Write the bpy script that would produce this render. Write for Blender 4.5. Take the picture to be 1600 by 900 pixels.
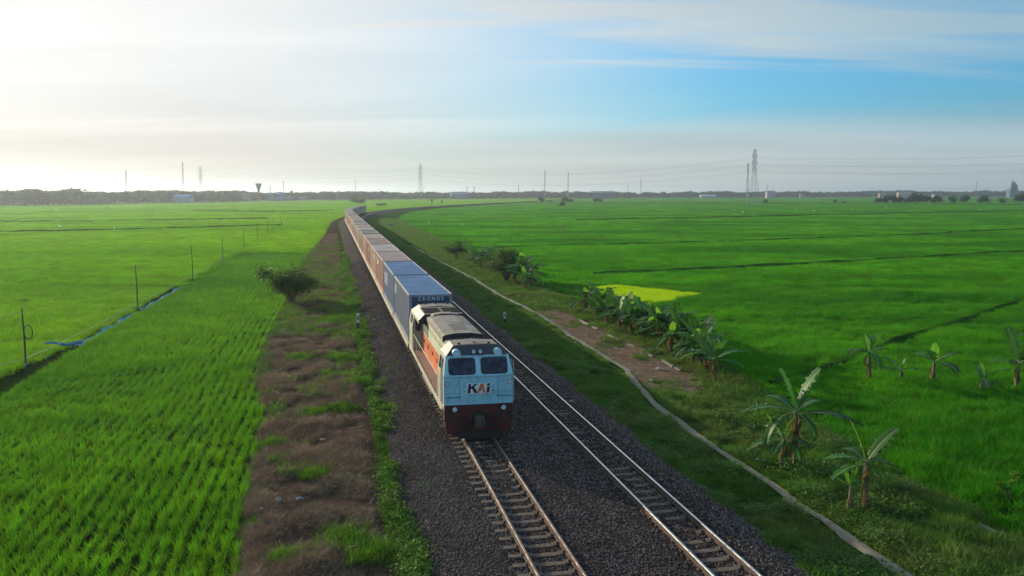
import bpy, math, random
import numpy as np
from mathutils import Vector, Matrix, Euler
R_ = math.radians
random.seed(7); rng = np.random.default_rng(7)
scn = bpy.context.scene
for o in list(bpy.data.objects): bpy.data.objects.remove(o)
COL = scn.collection

# ------------------------------------------------------------------ camera, sky, sun, exposure
CZ = 10.3; FPX = 1380.0; PITCH = math.atan(148/FPX)
cam = bpy.data.cameras.new("camera"); camo = bpy.data.objects.new("camera", cam); COL.objects.link(camo)
cam.sensor_width = 36; cam.lens = 36*FPX/1600; cam.clip_start = .3; cam.clip_end = 30000
camo.location = (0, 0, CZ); camo.rotation_euler = (math.pi/2-PITCH, 0, 0); scn.camera = camo
SUN_EL = R_(13.5); SUN_AZ = R_(-42)          # azimuth from +Y towards +X
sun_dir = Vector((math.sin(SUN_AZ)*math.cos(SUN_EL), math.cos(SUN_AZ)*math.cos(SUN_EL), math.sin(SUN_EL)))
sl = bpy.data.lights.new("sun", 'SUN'); sl.energy = 4.4; sl.angle = R_(0.6); sl.color = (1.0, .86, .62)
slo = bpy.data.objects.new("sun", sl); COL.objects.link(slo); slo.location = (-60, 60, 50)
slo.rotation_euler = sun_dir.to_track_quat('Z', 'Y').to_euler()
scn.view_settings.view_transform = 'Standard'; scn.view_settings.look = 'None'
scn.view_settings.exposure = 0.2; scn.view_settings.gamma = 1.0
scn.cycles.volume_bounces = 0; scn.cycles.max_bounces = 8; scn.cycles.diffuse_bounces = 3
scn.cycles.transparent_max_bounces = 8
scn.cycles.use_denoising = True; scn.cycles.denoising_prefilter = 'ACCURATE'; scn.cycles.denoising_input_passes = 'RGB_ALBEDO_NORMAL'; scn.cycles.sample_clamp_indirect = 3.0

world = bpy.data.worlds.new("World"); scn.world = world; world.use_nodes = True
wn = world.node_tree.nodes; wl = world.node_tree.links; wn.clear()
def N(nt, typ, **kw):
    n = nt.nodes.new(typ)
    for k, v in kw.items(): setattr(n, k, v)
    return n
def math_(nt, op, a, b=None, clamp=False):
    n = nt.nodes.new('ShaderNodeMath'); n.operation = op; n.use_clamp = clamp
    for i, v in enumerate((a, b)):
        if v is None: continue
        if isinstance(v, (int, float)): n.inputs[i].default_value = v
        else: nt.links.new(v, n.inputs[i])
    return n.outputs[0]
def mixc(nt, fac, a, b, mode='MIX'):
    n = nt.nodes.new('ShaderNodeMix'); n.data_type = 'RGBA'; n.blend_type = mode
    for sock, v in ((n.inputs[0], fac), (n.inputs[6], a), (n.inputs[7], b)):
        if isinstance(v, (int, float)): sock.default_value = v
        elif isinstance(v, tuple): sock.default_value = (*v[:3], 1)
        else: nt.links.new(v, sock)
    return n.outputs[2]
def mrange(nt, v, a, b, c=0., d=1., smooth=True):
    n = nt.nodes.new('ShaderNodeMapRange'); n.interpolation_type = 'SMOOTHSTEP' if smooth else 'LINEAR'
    nt.links.new(v, n.inputs[0])
    for i, x in enumerate((a, b, c, d)): n.inputs[i+1].default_value = x
    return n.outputs[0]
def build_world():
    nt = world.node_tree
    sky = N(nt, 'ShaderNodeTexSky', sky_type='NISHITA', sun_disc=False, sun_elevation=SUN_EL, sun_rotation=SUN_AZ,
            air_density=1.0, dust_density=1.5, ozone_density=2.5)
    tc = N(nt, 'ShaderNodeTexCoord')
    sep = N(nt, 'ShaderNodeSeparateXYZ'); wl.new(tc.outputs['Generated'], sep.inputs[0])
    x, y, z = sep.outputs
    # clouds lie on a high layer: project the direction onto it
    zz = math_(nt, 'ADD', math_(nt, 'MAXIMUM', z, 0.), .07)
    px = math_(nt, 'DIVIDE', x, zz); py = math_(nt, 'DIVIDE', y, zz)
    comb = N(nt, 'ShaderNodeCombineXYZ'); wl.new(px, comb.inputs[0]); wl.new(py, comb.inputs[1])
    mp = N(nt, 'ShaderNodeMapping'); mp.inputs['Rotation'].default_value = (0, 0, R_(-24)); mp.inputs['Scale'].default_value = (.16, .62, 1)
    mp.inputs['Location'].default_value = (3.1, 1.75, 0)
    wl.new(comb.outputs[0], mp.inputs[0])
    n1 = N(nt, 'ShaderNodeTexNoise'); n1.inputs['Scale'].default_value = 1.0; n1.inputs['Detail'].default_value = 7; n1.inputs['Roughness'].default_value = .52
    n1.inputs['Distortion'].default_value = .5
    wl.new(mp.outputs[0], n1.inputs['Vector'])
    mp2 = N(nt, 'ShaderNodeMapping'); mp2.inputs['Rotation'].default_value = (0, 0, R_(-30)); mp2.inputs['Scale'].default_value = (.38, 1.5, 1)
    wl.new(comb.outputs[0], mp2.inputs[0])
    n2 = N(nt, 'ShaderNodeTexNoise'); n2.inputs['Scale'].default_value = 1.0; n2.inputs['Detail'].default_value = 6; n2.inputs['Distortion'].default_value = .8
    wl.new(mp2.outputs[0], n2.inputs['Vector'])
    # angle to the sun: veil cloud thickens and brightens towards it
    dt = N(nt, 'ShaderNodeVectorMath', operation='DOT_PRODUCT'); wl.new(tc.outputs['Generated'], dt.inputs[0])
    dt.inputs[1].default_value = sun_dir
    d = dt.outputs['Value']
    nz = math_(nt, 'MULTIPLY', math_(nt, 'SUBTRACT', n1.outputs[0], .5), .10)
    nz2 = math_(nt, 'MULTIPLY', math_(nt, 'SUBTRACT', n2.outputs[0], .5), .05)
    zn = math_(nt, 'ADD', math_(nt, 'ADD', z, nz), nz2)
    band = mrange(nt, math_(nt, 'ADD', z, math_(nt, 'MULTIPLY', nz2, .5)), .052, .100, .82, .10)      # bank of haze cloud above the horizon
    high = mrange(nt, zn, .112, .175, 0., .62)                                                     # thin high veil overhead
    streak = math_(nt, 'MULTIPLY', mrange(nt, n2.outputs[0], .40, .66, 0., .50), mrange(nt, zn, .08, .15, .12, 1.))
    sunw = mrange(nt, math_(nt, 'ADD', d, math_(nt, 'MULTIPLY', nz, .9)), .46, .92, 0., 1.)
    fac = math_(nt, 'MAXIMUM', math_(nt, 'MAXIMUM', band, math_(nt, 'ADD', high, streak, True)), sunw)
    base = mixc(nt, 1.0, sky.outputs[0], (.046, .128, .185), 'MULTIPLY')
    glow = mrange(nt, math_(nt, 'ADD', d, nz), .36, .97, 0., 1., False)
    cl = mixc(nt, glow, (.32, .50, .61), (.88, .88, .87))
    cl2 = mixc(nt, glow, (.51, .57, .60), (.69, .62, .56))
    cl = mixc(nt, mrange(nt, z, .02, .12, 1., 0.), cl, cl2)
    tex = mrange(nt, n1.outputs[0], .3, .7, .90, 1.07)
    tx = N(nt, 'ShaderNodeVectorMath', operation='SCALE'); nt.links.new(cl, tx.inputs[0]); nt.links.new(tex, tx.inputs['Scale']); cl = tx.outputs[0]
    c = mixc(nt, fac, base, cl)
    bg = N(nt, 'ShaderNodeBackground'); bg.inputs[1].default_value = .90; wl.new(c, bg.inputs[0])
    out = N(nt, 'ShaderNodeOutputWorld'); wl.new(bg.outputs[0], out.inputs[0])
build_world()

# ------------------------------------------------------------------ materials
MATS = {}
def newmat(name):
    m = bpy.data.materials.new(name); m.use_nodes = True
    nt = m.node_tree; nt.nodes.clear()
    out = N(nt, 'ShaderNodeOutputMaterial'); return m, nt, out
def pos(nt): return N(nt, 'ShaderNodeNewGeometry').outputs['Position']
def noise(nt, vec, scale, detail=4, rough=.55, dist=0., mapscale=None, rot=0):
    if mapscale is not None:
        mp = N(nt, 'ShaderNodeMapping'); mp.inputs['Scale'].default_value = mapscale; mp.inputs['Rotation'].default_value = (0, 0, rot)
        nt.links.new(vec, mp.inputs[0]); vec = mp.outputs[0]
    n = N(nt, 'ShaderNodeTexNoise'); n.inputs['Scale'].default_value = scale; n.inputs['Detail'].default_value = detail
    n.inputs['Roughness'].default_value = rough; n.inputs['Distortion'].default_value = dist
    nt.links.new(vec, n.inputs['Vector']); return n.outputs[0]
def foliage(name, c1, c2, tr=.4, s1=.25, s2=.02, c3=None, rough=.55, trmul=(1.35, 1.35, .8), rnd=.35, spec=.12):
    if name in MATS: return MATS[name]
    m, nt, out = newmat(name); P = pos(nt)
    f = mrange(nt, noise(nt, P, s1, 4), .35, .65)
    col = mixc(nt, f, c1, c2)
    if c3: col = mixc(nt, mrange(nt, noise(nt, P, s2, 3, .5, 0., (1, 2.2, 1), R_(12)), .42, .64), col, c3)
    oi = N(nt, 'ShaderNodeObjectInfo').outputs['Random']
    hs = N(nt, 'ShaderNodeHueSaturation'); nt.links.new(col, hs.inputs['Color'])
    nt.links.new(mrange(nt, oi, 0, 1, 1-rnd, 1+rnd, False), hs.inputs['Value']); nt.links.new(mrange(nt, oi, 0, 1, .492, .512, False), hs.inputs['Hue'])
    col = hs.outputs[0]
    p = N(nt, 'ShaderNodeBsdfPrincipled'); nt.links.new(col, p.inputs['Base Color']); p.inputs['Roughness'].default_value = rough
    p.inputs['Specular IOR Level'].default_value = spec
    t = N(nt, 'ShaderNodeBsdfTranslucent'); nt.links.new(mixc(nt, 1., col, trmul, 'MULTIPLY'), t.inputs[0])
    mx = N(nt, 'ShaderNodeMixShader'); mx.inputs[0].default_value = tr
    nt.links.new(p.outputs[0], mx.inputs[1]); nt.links.new(t.outputs[0], mx.inputs[2]); nt.links.new(mx.outputs[0], out.inputs[0])
    MATS[name] = m; return m
def solid(name, c, rough=.6, metal=0., c2=None, scale=3., bump=.0, bscale=20., spec=.5, dirt=None, dscale=1.2, obj=True, coat=0.):
    """paint / metal / concrete: two tones by noise, grain, optional streaky dirt"""
    if name in MATS: return MATS[name]
    m, nt, out = newmat(name)
    P = N(nt, 'ShaderNodeTexCoord').outputs['Object'] if obj else pos(nt)
    c2 = c2 or tuple(x*.8 for x in c)
    col = mixc(nt, mrange(nt, noise(nt, P, scale, 5), .35, .68), c, c2)
    if dirt:
        d = noise(nt, P, dscale, 6, .65, .4, (1, 1, .35))
        col = mixc(nt, mrange(nt, d, .50, .72, 0, .8), col, dirt)
    p = N(nt, 'ShaderNodeBsdfPrincipled'); nt.links.new(col, p.inputs['Base Color'])
    p.inputs['Metallic'].default_value = metal; p.inputs['Specular IOR Level'].default_value = spec
    nt.links.new(mrange(nt, noise(nt, P, scale*2.3, 4), .3, .7, max(.02, rough-.12), min(1, rough+.12)), p.inputs['Roughness'])
    if bump:
        b = N(nt, 'ShaderNodeBump'); b.inputs['Strength'].default_value = bump; b.inputs['Distance'].default_value = .02
        nt.links.new(noise(nt, P, bscale, 5), b.inputs['Height']); nt.links.new(b.outputs[0], p.inputs['Normal'])
    nt.links.new(p.outputs[0], out.inputs[0]); MATS[name] = m; return m

# ------------------------------------------------------------------ track space: s metres right of track 1, l metres along it
OX, OY = 1.2356, 20.71; A = R_(11.5); LC = 262.0; RAD = 1000.0; ARC = R_(21.0); LEND = LC+RAD*ARC
F = np.array([-math.sin(A), math.cos(A)]); G = np.array([math.cos(A), math.sin(A)])
def heading(l):                       # heading to the right of +Y
    return -A + np.clip((np.asarray(l, float)-LC)/RAD, 0, ARC)
def P2(s, l):
    s = np.asarray(s, float); l = np.asarray(l, float)
    l1 = np.minimum(l, LC); x = OX+F[0]*l1; y = OY+F[1]*l1
    th = np.clip((l-LC)/RAD, 0, ARC); h = -A+th
    x = x+RAD*(np.cos(-A)-np.cos(h)); y = y+RAD*(np.sin(h)-np.sin(-A))
    l3 = np.maximum(l-LEND, 0); x = x+np.sin(h)*l3; y = y+np.cos(h)*l3
    return x+np.cos(h)*s, y-np.sin(h)*s
def SL(x, y):
    x = np.asarray(x, float); y = np.asarray(y, float)
    dx, dy = x-OX, y-OY; s = dx*G[0]+dy*G[1]; l = dx*F[0]+dy*F[1]
    cx, cy = P2(RAD, LC); vx, vy = x-cx, y-cy; r = np.hypot(vx, vy); ang = np.arctan2(-vx, vy)  # 0 -> straight left of centre?
    # position angle: point = c + r*(-cos h, sin h)
    h = np.arctan2(vy, -vx); th = h+A
    sa = RAD-r; la = LC+th*RAD
    ex, ey = P2(0, LEND); hE = -A+ARC; ddx, ddy = x-ex, y-ey
    s3 = ddx*math.cos(hE)-ddy*math.sin(hE); l3 = LEND+ddx*math.sin(hE)+ddy*math.cos(hE)
    s_ = np.where(l < LC, s, np.where(th < ARC, sa, s3)); l_ = np.where(l < LC, l, np.where(th < ARC, la, l3))
    return s_, l_
def pix(px, py, z=0.):               # the ground point seen at a photo position: only used to read off plan coordinates
    u = (px-800)/FPX; v = (py-450)/FPX
    t = (z-CZ)/-(math.sin(PITCH)+v*math.cos(PITCH)); return u*t, (math.cos(PITCH)-v*math.sin(PITCH))*t
def I(l, pts):
    return np.interp(l, [p[0] for p in pts], [p[1] for p in pts])
def hash2(i, j, k=0):
    n = np.sin(i*127.1+j*311.7+k*74.7)*43758.5453
    return n-np.floor(n)
def vnoise(x, y, k=0):
    i = np.floor(x); j = np.floor(y); fx = x-i; fy = y-j; fx = fx*fx*(3-2*fx); fy = fy*fy*(3-2*fy)
    a = hash2(i, j, k); b = hash2(i+1, j, k); c = hash2(i, j+1, k); d = hash2(i+1, j+1, k)
    return (a*(1-fx)+b*fx)*(1-fy)+(c*(1-fx)+d*fx)*fy
def fbm(x, y, k=0, o=4):
    x = np.asarray(x, float); y = np.asarray(y, float)
    r = 0; a = .5; t = 0
    for q in range(o): r = r+a*vnoise(x, y, k+q*7); t += a; a *= .5; x = x*2.03+3.1; y = y*2.03+1.7
    return r/t
VL = [(-40, -7.8), (3.6, -7.95), (11, -8.5), (20, -8.45), (28, -9.4), (41, -10), (61, -9.6), (85, -10.3), (128, -9.4), (193, -7.5), (316, -6), (900, -6)]
VR = [(-40, 14.1), (2, 14.3), (8, 14.8), (13, 15.1), (22, 16.5), (27, 17), (47, 18), (61, 17.6), (74, 16.9), (115, 18), (276, 19), (900, 17)]
PATH = [(-40, 9.2), (-.3, 9.3), (12, 9.25), (19, 9.55), (23, 10.3), (27, 10.85), (38, 11), (51, 11.35), (66, 10.8), (83, 10.9), (110, 10.2), (150, 9.4)]
def vl(l): return I(l, VL)+.35*(fbm(np.asarray(l)*.45, 0*np.asarray(l), 3, 3)-.5)*2
def vr(l): return I(l, VR)+.3*(fbm(np.asarray(l)*.4, 0*np.asarray(l)+5, 5, 3)-.5)*2
def z_left(s, l):
    e = vl(l); u = (s-e)/(-3.1-e)
    b = np.interp(u, [-.06, .0, .10, .5, 1, 1.3], [-.08, .06, .30, .42, .40, .3])
    return b+.26*(fbm(s*.9, l*.55, 11, 4)-.5)*np.clip(u*6, 0, 1)*np.clip((1.05-u)*6, 0, 1)
def z_right(s, l):
    e = vr(l); u = (s-6.4)/(e-6.4)
    b = np.interp(u, [-.1, 0, .15, .35, .7, .93, 1.0, 1.06], [.3, .44, .36, .27, .24, .22, .04, -.1])
    return b+.20*(fbm(s*.8, l*.5, 21, 4)-.5)*np.clip(u*6, 0, 1)*np.clip((1.0-u)*8, 0, 1)*np.clip(np.abs(s-I(l, PATH))*1.3, .1, 1)
def z_ball(s, l):
    b = np.interp(s, [-3.8, -3.2, -1.55, -1.2, -.5, .5, .68, 1.3, 2.1, 2.9, 3.5, 3.72, 4.65, 4.88, 5.5, 5.8, 6.8, 7.4], [.22, .42, .76, .80, .80, .80, .862, .862, .78, .862, .862, .80, .80, .862, .862, .82, .42, .22])
    return b+.07*(fbm(s*1.6, l*1.1, 31, 3)-.5)

# ------------------------------------------------------------------ mesh helpers
def mesh_from(name, v, f, mats, mi=None, smooth=False):
    me = bpy.data.meshes.new(name); me.from_pydata([tuple(p) for p in v], [], [tuple(q) for q in f])
    for m in (mats if isinstance(mats, (list, tuple)) else [mats]): me.materials.append(m)
    if mi is not None: me.polygons.foreach_set('material_index', mi)
    if smooth: me.polygons.foreach_set('use_smooth', [True]*len(me.polygons))
    me.update(); return me
def link(name, me, parent=None, loc=None, rot=None, scale=None):
    o = bpy.data.objects.new(name, me); COL.objects.link(o)
    if parent is not None: o.parent = parent
    if loc is not None: o.location = loc
    if rot is not None: o.rotation_euler = rot
    if scale is not None: o.scale = scale
    return o
def tag(o, label=None, cat=None, group=None, kind=None):
    if label: o['label'] = label
    if cat: o['category'] = cat
    if group: o['group'] = group
    if kind: o['kind'] = kind
    return o
def empty(name, loc=(0, 0, 0), rz=0., label=None, cat=None, group=None):
    o = link(name, None, None, loc, (0, 0, rz)); o.empty_display_size = .2
    return tag(o, label, cat, group)
def copy_tree(o, parent=None):
    c = o.copy(); COL.objects.link(c); c.parent = parent
    for k in ('label', 'category', 'group'):
        pass
    for ch in [q for q in o.children]: copy_tree(ch, c)
    return c
class MB:
    def __init__(s): s.v = []; s.f = []; s.m = []
    def add(s, v, f, m=0):
        b = len(s.v); s.v += [tuple(p) for p in v]; s.f += [tuple(b+i for i in q) for q in f]; s.m += [m]*len(f); return s
    def box(s, x0, x1, y0, y1, z0, z1, m=0, tx=0, ty=0):
        v = [(x0, y0, z0), (x1, y0, z0), (x1, y1, z0), (x0, y1, z0), (x0+tx, y0+ty, z1), (x1-tx, y0+ty, z1), (x1-tx, y1-ty, z1), (x0+tx, y1-ty, z1)]
        return s.add(v, [(3, 2, 1, 0), (4, 5, 6, 7), (0, 1, 5, 4), (1, 2, 6, 5), (2, 3, 7, 6), (3, 0, 4, 7)], m)
    def bar(s, a, b, r, n=4, m=0, r2=None, cap=True):
        a = Vector(a); b = Vector(b); d = (b-a)
        if d.length < 1e-6: return s
        q = d.to_track_quat('Z', 'Y'); r2 = r if r2 is None else r2; v = []
        for c, rr in ((a, r), (b, r2)):
            for i in range(n):
                t = 2*math.pi*(i+.5)/n; v.append(c+q @ Vector((rr*math.cos(t), rr*math.sin(t), 0)))
        f = [(i, (i+1) % n, n+(i+1) % n, n+i) for i in range(n)]
        if cap: f += [tuple(range(n-1, -1, -1)), tuple(range(n, 2*n))]
        return s.add(v, f, m)
    def tube(s, pts, rads, n=6, m=0):
        for i in range(len(pts)-1): s.bar(pts[i], pts[i+1], rads[i], n, m, rads[i+1], cap=(i in (0, len(pts)-2)))
        return s
    def prism(s, poly, axis, a, b, m=0):
        """poly: 2D points; axis 'y': (x,z) swept y a..b; 'x': (y,z) swept x; 'z': (x,y) swept z"""
        def mk(p, t): return {'y': (p[0], t, p[1]), 'x': (t, p[0], p[1]), 'z': (p[0], p[1], t)}[axis]
        n = len(poly); v = [mk(p, a) for p in poly]+[mk(p, b) for p in poly]
        return s.add(v, [(i, (i+1) % n, n+(i+1) % n, n+i) for i in range(n)]+[tuple(range(n-1, -1, -1)), tuple(range(n, 2*n))], m)
    def disc(s, c, r, axis='y', t=.04, n=14, m=0):
        a = Vector(c); d = {'y': Vector((0, t, 0)), 'x': Vector((t, 0, 0)), 'z': Vector((0, 0, t))}[axis]
        return s.bar(a-d/2, a+d/2, r, n, m)
    def mesh(s, name, mats, smooth=False): return mesh_from(name, s.v, s.f, mats, s.m, smooth)
    def build(s, name, mats, parent=None, smooth=False, **k):
        me = s.mesh(name, mats, smooth)
        import bmesh
        bm = bmesh.new(); bm.from_mesh(me); bmesh.ops.recalc_face_normals(bm, faces=bm.faces); bm.to_mesh(me); bm.free()
        return link(name, me, parent, **k)
def grid(name, L, S, zf, mat, attrs=None, smooth=True):
    n, m = S.shape; LL = np.repeat(L[:, None], m, 1); X, Y = P2(S, LL); Z = zf(S, LL)
    v = np.stack([X, Y, Z], -1).reshape(-1, 3); idx = np.arange(n*m).reshape(n, m)
    q = np.stack([idx[:-1, :-1], idx[:-1, 1:], idx[1:, 1:], idx[1:, :-1]], -1).reshape(-1, 4)
    me = bpy.data.meshes.new(name); me.vertices.add(len(v)); me.vertices.foreach_set('co', v.ravel())
    me.loops.add(q.size); me.loops.foreach_set('vertex_index', q.ravel().astype(np.int32))
    me.polygons.add(len(q)); me.polygons.foreach_set('loop_start', np.arange(0, q.size, 4, dtype=np.int32))
    me.update(calc_edges=True); me.validate(); me.materials.append(mat)
    me.polygons.foreach_set('use_smooth', np.ones(len(q), bool))
    for k, fn in (attrs or {}).items():
        a = me.attributes.new(k, 'FLOAT', 'POINT'); a.data.foreach_set('value', fn(S, LL).astype(np.float32).ravel())
    return link(name, me)

# ------------------------------------------------------------------ scattering of uncountable cover (geometry nodes)
def scatter(name, pts, rots, scls, idx, protos, label, cat):
    hid = bpy.data.collections.new(name+"_kinds")
    for i, me in enumerate(protos):
        o = bpy.data.objects.new("%s_kind_%02d" % (name, i), me); hid.objects.link(o)
    me = bpy.data.meshes.new(name); n = len(pts); me.vertices.add(n); me.vertices.foreach_set('co', np.asarray(pts, np.float32).ravel())
    a = me.attributes.new('rot', 'FLOAT_VECTOR', 'POINT'); a.data.foreach_set('vector', np.asarray(rots, np.float32).ravel())
    a = me.attributes.new('scl', 'FLOAT_VECTOR', 'POINT'); a.data.foreach_set('vector', np.asarray(scls, np.float32).ravel())
    a = me.attributes.new('pick', 'INT', 'POINT'); a.data.foreach_set('value', np.asarray(idx, np.int32))
    o = link(name, me)
    ng = bpy.data.node_groups.new(name+"_nodes", 'GeometryNodeTree')
    ng.interface.new_socket('Geometry', in_out='INPUT', socket_type='NodeSocketGeometry')
    ng.interface.new_socket('Geometry', in_out='OUTPUT', socket_type='NodeSocketGeometry')
    gi = ng.nodes.new('NodeGroupInput'); go = ng.nodes.new('NodeGroupOutput')
    ci = ng.nodes.new('GeometryNodeCollectionInfo'); ci.inputs[0].default_value = hid; ci.inputs[1].default_value = True; ci.inputs[2].default_value = True
    ip = ng.nodes.new('GeometryNodeInstanceOnPoints'); ip.inputs['Pick Instance'].default_value = True
    def attr(nm, ty):
        q = ng.nodes.new('GeometryNodeInputNamedAttribute'); q.data_type = ty; q.inputs[0].default_value = nm; return q.outputs[0]
    ng.links.new(gi.outputs[0], ip.inputs['Points']); ng.links.new(ci.outputs[0], ip.inputs['Instance'])
    ng.links.new(attr('pick', 'INT'), ip.inputs['Instance Index'])
    er = ng.nodes.new('FunctionNodeEulerToRotation'); ng.links.new(attr('rot', 'FLOAT_VECTOR'), er.inputs[0])
    ng.links.new(er.outputs[0], ip.inputs['Rotation']); ng.links.new(attr('scl', 'FLOAT_VECTOR'), ip.inputs['Scale'])
    ng.links.new(ip.outputs[0], go.inputs[0])
    md = o.modifiers.new('scatter', 'NODES'); md.node_group = ng
    return tag(o, label, cat, kind='stuff')
def blades(nb, h, w, spread, lean, seg=2, seed=0, curl=.5, ox=None):
    r = np.random.default_rng(seed); V = []; Fc = []
    for i in range(nb):
        az = r.uniform(0, 2*math.pi); hh = h*r.uniform(.6, 1.1); ln = lean*r.uniform(.2, 1.); cx, cy = (r.normal(0, spread, 2) if ox is None else ox(r))
        dx, dy = math.cos(az), math.sin(az); fa = r.uniform(0, math.pi); wx, wy = math.cos(fa)*w/2, math.sin(fa)*w/2
        b = len(V)
        for k in range(seg+1):
            t = k/seg; d = ln*hh*(t+curl*t*t); z = hh*(t-.35*ln*t*t); ww = (1-t)*.9+.1 if k < seg else 0
            if k < seg: V += [(cx+dx*d-wx*ww, cy+dy*d-wy*ww, z), (cx+dx*d+wx*ww, cy+dy*d+wy*ww, z)]
            else: V += [(cx+dx*d, cy+dy*d, z)]
        for k in range(seg-1): Fc.append((b+2*k, b+2*k+1, b+2*k+3, b+2*k+2))
        Fc.append((b+2*seg-2, b+2*seg-1, b+2*seg))
    return V, Fc
def euz(n, tilt=.0):
    r = np.zeros((n, 3)); r[:, 2] = rng.uniform(0, 2*math.pi, n); r[:, 0] = rng.normal(0, tilt, n); r[:, 1] = rng.normal(0, tilt, n); return r
def inview(x, y, m=4.): return (np.abs(x) < .60*y+m) & (y > 13)

m_rice = foliage('rice_leaf', (.100, .265, .012), (.148, .345, .014), .42, .35, .012, (.070, .215, .012), rnd=.22)
m_riceY = foliage('rice_leaf_light', (.150, .330, .008), (.205, .41, .010), .46, .3, .012, (.125, .30, .008), rnd=.2)
m_riceR = foliage('rice_leaf_dark', (.060, .250, .006), (.100, .33, .007), .42, .12, .02, (.040, .190, .005), rnd=.22)
m_seed = foliage('seedling_leaf', (.46, .62, .008), (.40, .57, .008), .45, .5, rnd=.12)
m_grass = foliage('verge_grass', (.062, .150, .024), (.105, .21, .030), .42, .8, .12, (.12, .18, .045), rnd=.35)
m_weed = foliage('weed_leaf', (.055, .15, .012), (.11, .22, .02), .45, 1.2, rnd=.35)
m_dry = foliage('dry_grass', (.20, .150, .118), (.125, .092, .076), .3, .8, .25, (.24, .19, .135), rnd=.4, trmul=(1.2, 1., .8))
m_ban = foliage('banana_leaf', (.035, .115, .022), (.060, .165, .028), .35, 1.5, rough=.5, rnd=.3, spec=.2)
m_bany = foliage('banana_leaf_young', (.14, .34, .03), (.18, .38, .04), .5, 1.5, rough=.4, rnd=.15)
m_band = foliage('banana_leaf_dead', (.26, .17, .07), (.16, .10, .05), .3, 3, rough=.8, rnd=.3, trmul=(1.1, 1., .8))
m_shrub = foliage('shrub_leaf', (.06, .12, .03), (.10, .17, .04), .35, 2., rnd=.3)
m_tree = foliage('tree_leaf', (.030, .060, .020), (.05, .085, .03), .25, .3, rnd=.35)
m_bark = solid('bark', (.12, .085, .06), .9, bump=.6, bscale=14, dirt=(.06, .045, .035))
m_stem = solid('banana_stem', (.20, .13, .075), .7, c2=(.12, .15, .05), scale=4, bump=.3, dirt=(.09, .05, .03), dscale=3)

# ================================================================== GROUND
def ground_mat():
    m, nt, out = newmat('paddy_soil'); P = pos(nt)
    c = mixc(nt, mrange(nt, noise(nt, P, .9, 5), .35, .65), (.012, .026, .006), (.020, .040, .007))
    p = N(nt, 'ShaderNodeBsdfPrincipled'); p.inputs['Specular IOR Level'].default_value = .0; nt.links.new(c, p.inputs['Base Color']); p.inputs['Roughness'].default_value = .8
    b = N(nt, 'ShaderNodeBump'); b.inputs['Distance'].default_value = .1; nt.links.new(noise(nt, P, 6, 4), b.inputs['Height']); nt.links.new(b.outputs[0], p.inputs['Normal'])
    nt.links.new(p.outputs[0], out.inputs[0]); return m
g = link('ground', mesh_from('ground', [(-9000, -500, 0), (9000, -500, 0), (9000, 12000, 0), (-9000, 12000, 0)], [(0, 1, 2, 3)], ground_mat()))
tag(g, 'flat green paddy plain reaching to the horizon', 'ground', kind='structure')

def verge_mat(name, left):
    m, nt, out = newmat(name); P = pos(nt)
    n1 = noise(nt, P, .55, 5, .6); n2 = noise(nt, P, 3.5, 5, .6); n3 = noise(nt, P, 28, 3, .6)
    if left:
        soil = mixc(nt, mrange(nt, n2, .35, .65), (.075, .048, .038), (.125, .085, .068))
        gr = mixc(nt, mrange(nt, n2, .4, .6), (.035, .085, .012), (.07, .12, .02))
    else:
        soil = mixc(nt, mrange(nt, n2, .35, .65), (.19, .12, .088), (.29, .205, .155))
        gr = mixc(nt, mrange(nt, n2, .38, .62), (.030, .075, .010), (.06, .13, .018))
    at = N(nt, 'ShaderNodeAttribute', attribute_name='bare')
    f = math_(nt, 'ADD', at.outputs['Fac'], math_(nt, 'MULTIPLY', math_(nt, 'SUBTRACT', n1, .5), 1.3))
    f = math_(nt, 'ADD', f, math_(nt, 'MULTIPLY', math_(nt, 'SUBTRACT', n2, .5), .9))
    c = mixc(nt, mrange(nt, f, .38, .62), gr, soil)
    c = mixc(nt, mrange(nt, noise(nt, P, 1.6, 6, .7), .38, .6, .55, 0.), c, mixc(nt, 1., c, (.45, .5, .4), 'MULTIPLY'))
    c = mixc(nt, mrange(nt, n3, .3, .7, 0, .45), c, mixc(nt, 1., c, (.45, .42, .4), 'MULTIPLY'))
    p = N(nt, 'ShaderNodeBsdfPrincipled'); nt.links.new(c, p.inputs['Base Color']); p.inputs['Roughness'].default_value = .95; p.inputs['Specular IOR Level'].default_value = .0
    b = N(nt, 'ShaderNodeBump'); b.inputs['Distance'].default_value = .08; b.inputs['Strength'].default_value = .8
    nt.links.new(math_(nt, 'ADD', noise(nt, P, 9, 5), math_(nt, 'MULTIPLY', n3, .5)), b.inputs['Height']); nt.links.new(b.outputs[0], p.inputs['Normal'])
    nt.links.new(p.outputs[0], out.inputs[0]); return m
Ls = np.concatenate([np.arange(-16, 60, .22), np.arange(60, 160, .7), np.arange(160, 760, 3)])
GSPOTS = [(float(SL(*pix(px, py, .4))[0]), float(SL(*pix(px, py, .4))[1]), r) for px, py, r in ((492, 743, .35), (545, 845, .7), (580, 870, .5), (445, 872, .35), (425, 690, .4), (490, 645, .5), (530, 640, .45), (560, 600, .5), (470, 560, .8), (540, 560, .7), (520, 500, 1.2))]
def bareL(s, l):
    b = .78+.9*(fbm(s*.35, l*.16, 41, 3)-.5)
    b = np.where(s > -3.85, .2, b); b = b-.12*np.clip((l-220)/80, 0, 1)-.30*np.clip((l-26)/20, 0, 1)*np.clip((110-l)/30, 0, 1)*np.clip((s+7.6)/2., 0, 1)
    b = np.where(np.abs(s+4.15) < .2, np.maximum(b, .85), b)*1.0
    e = vl(l); b = np.where(s < e+.5, b-.12, b)
    for gs, gl, gr in GSPOTS: b = b-.62*np.exp(-(((s-gs)/gr)**2+((l-gl)/(gr*1.5))**2))
    return b
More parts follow.
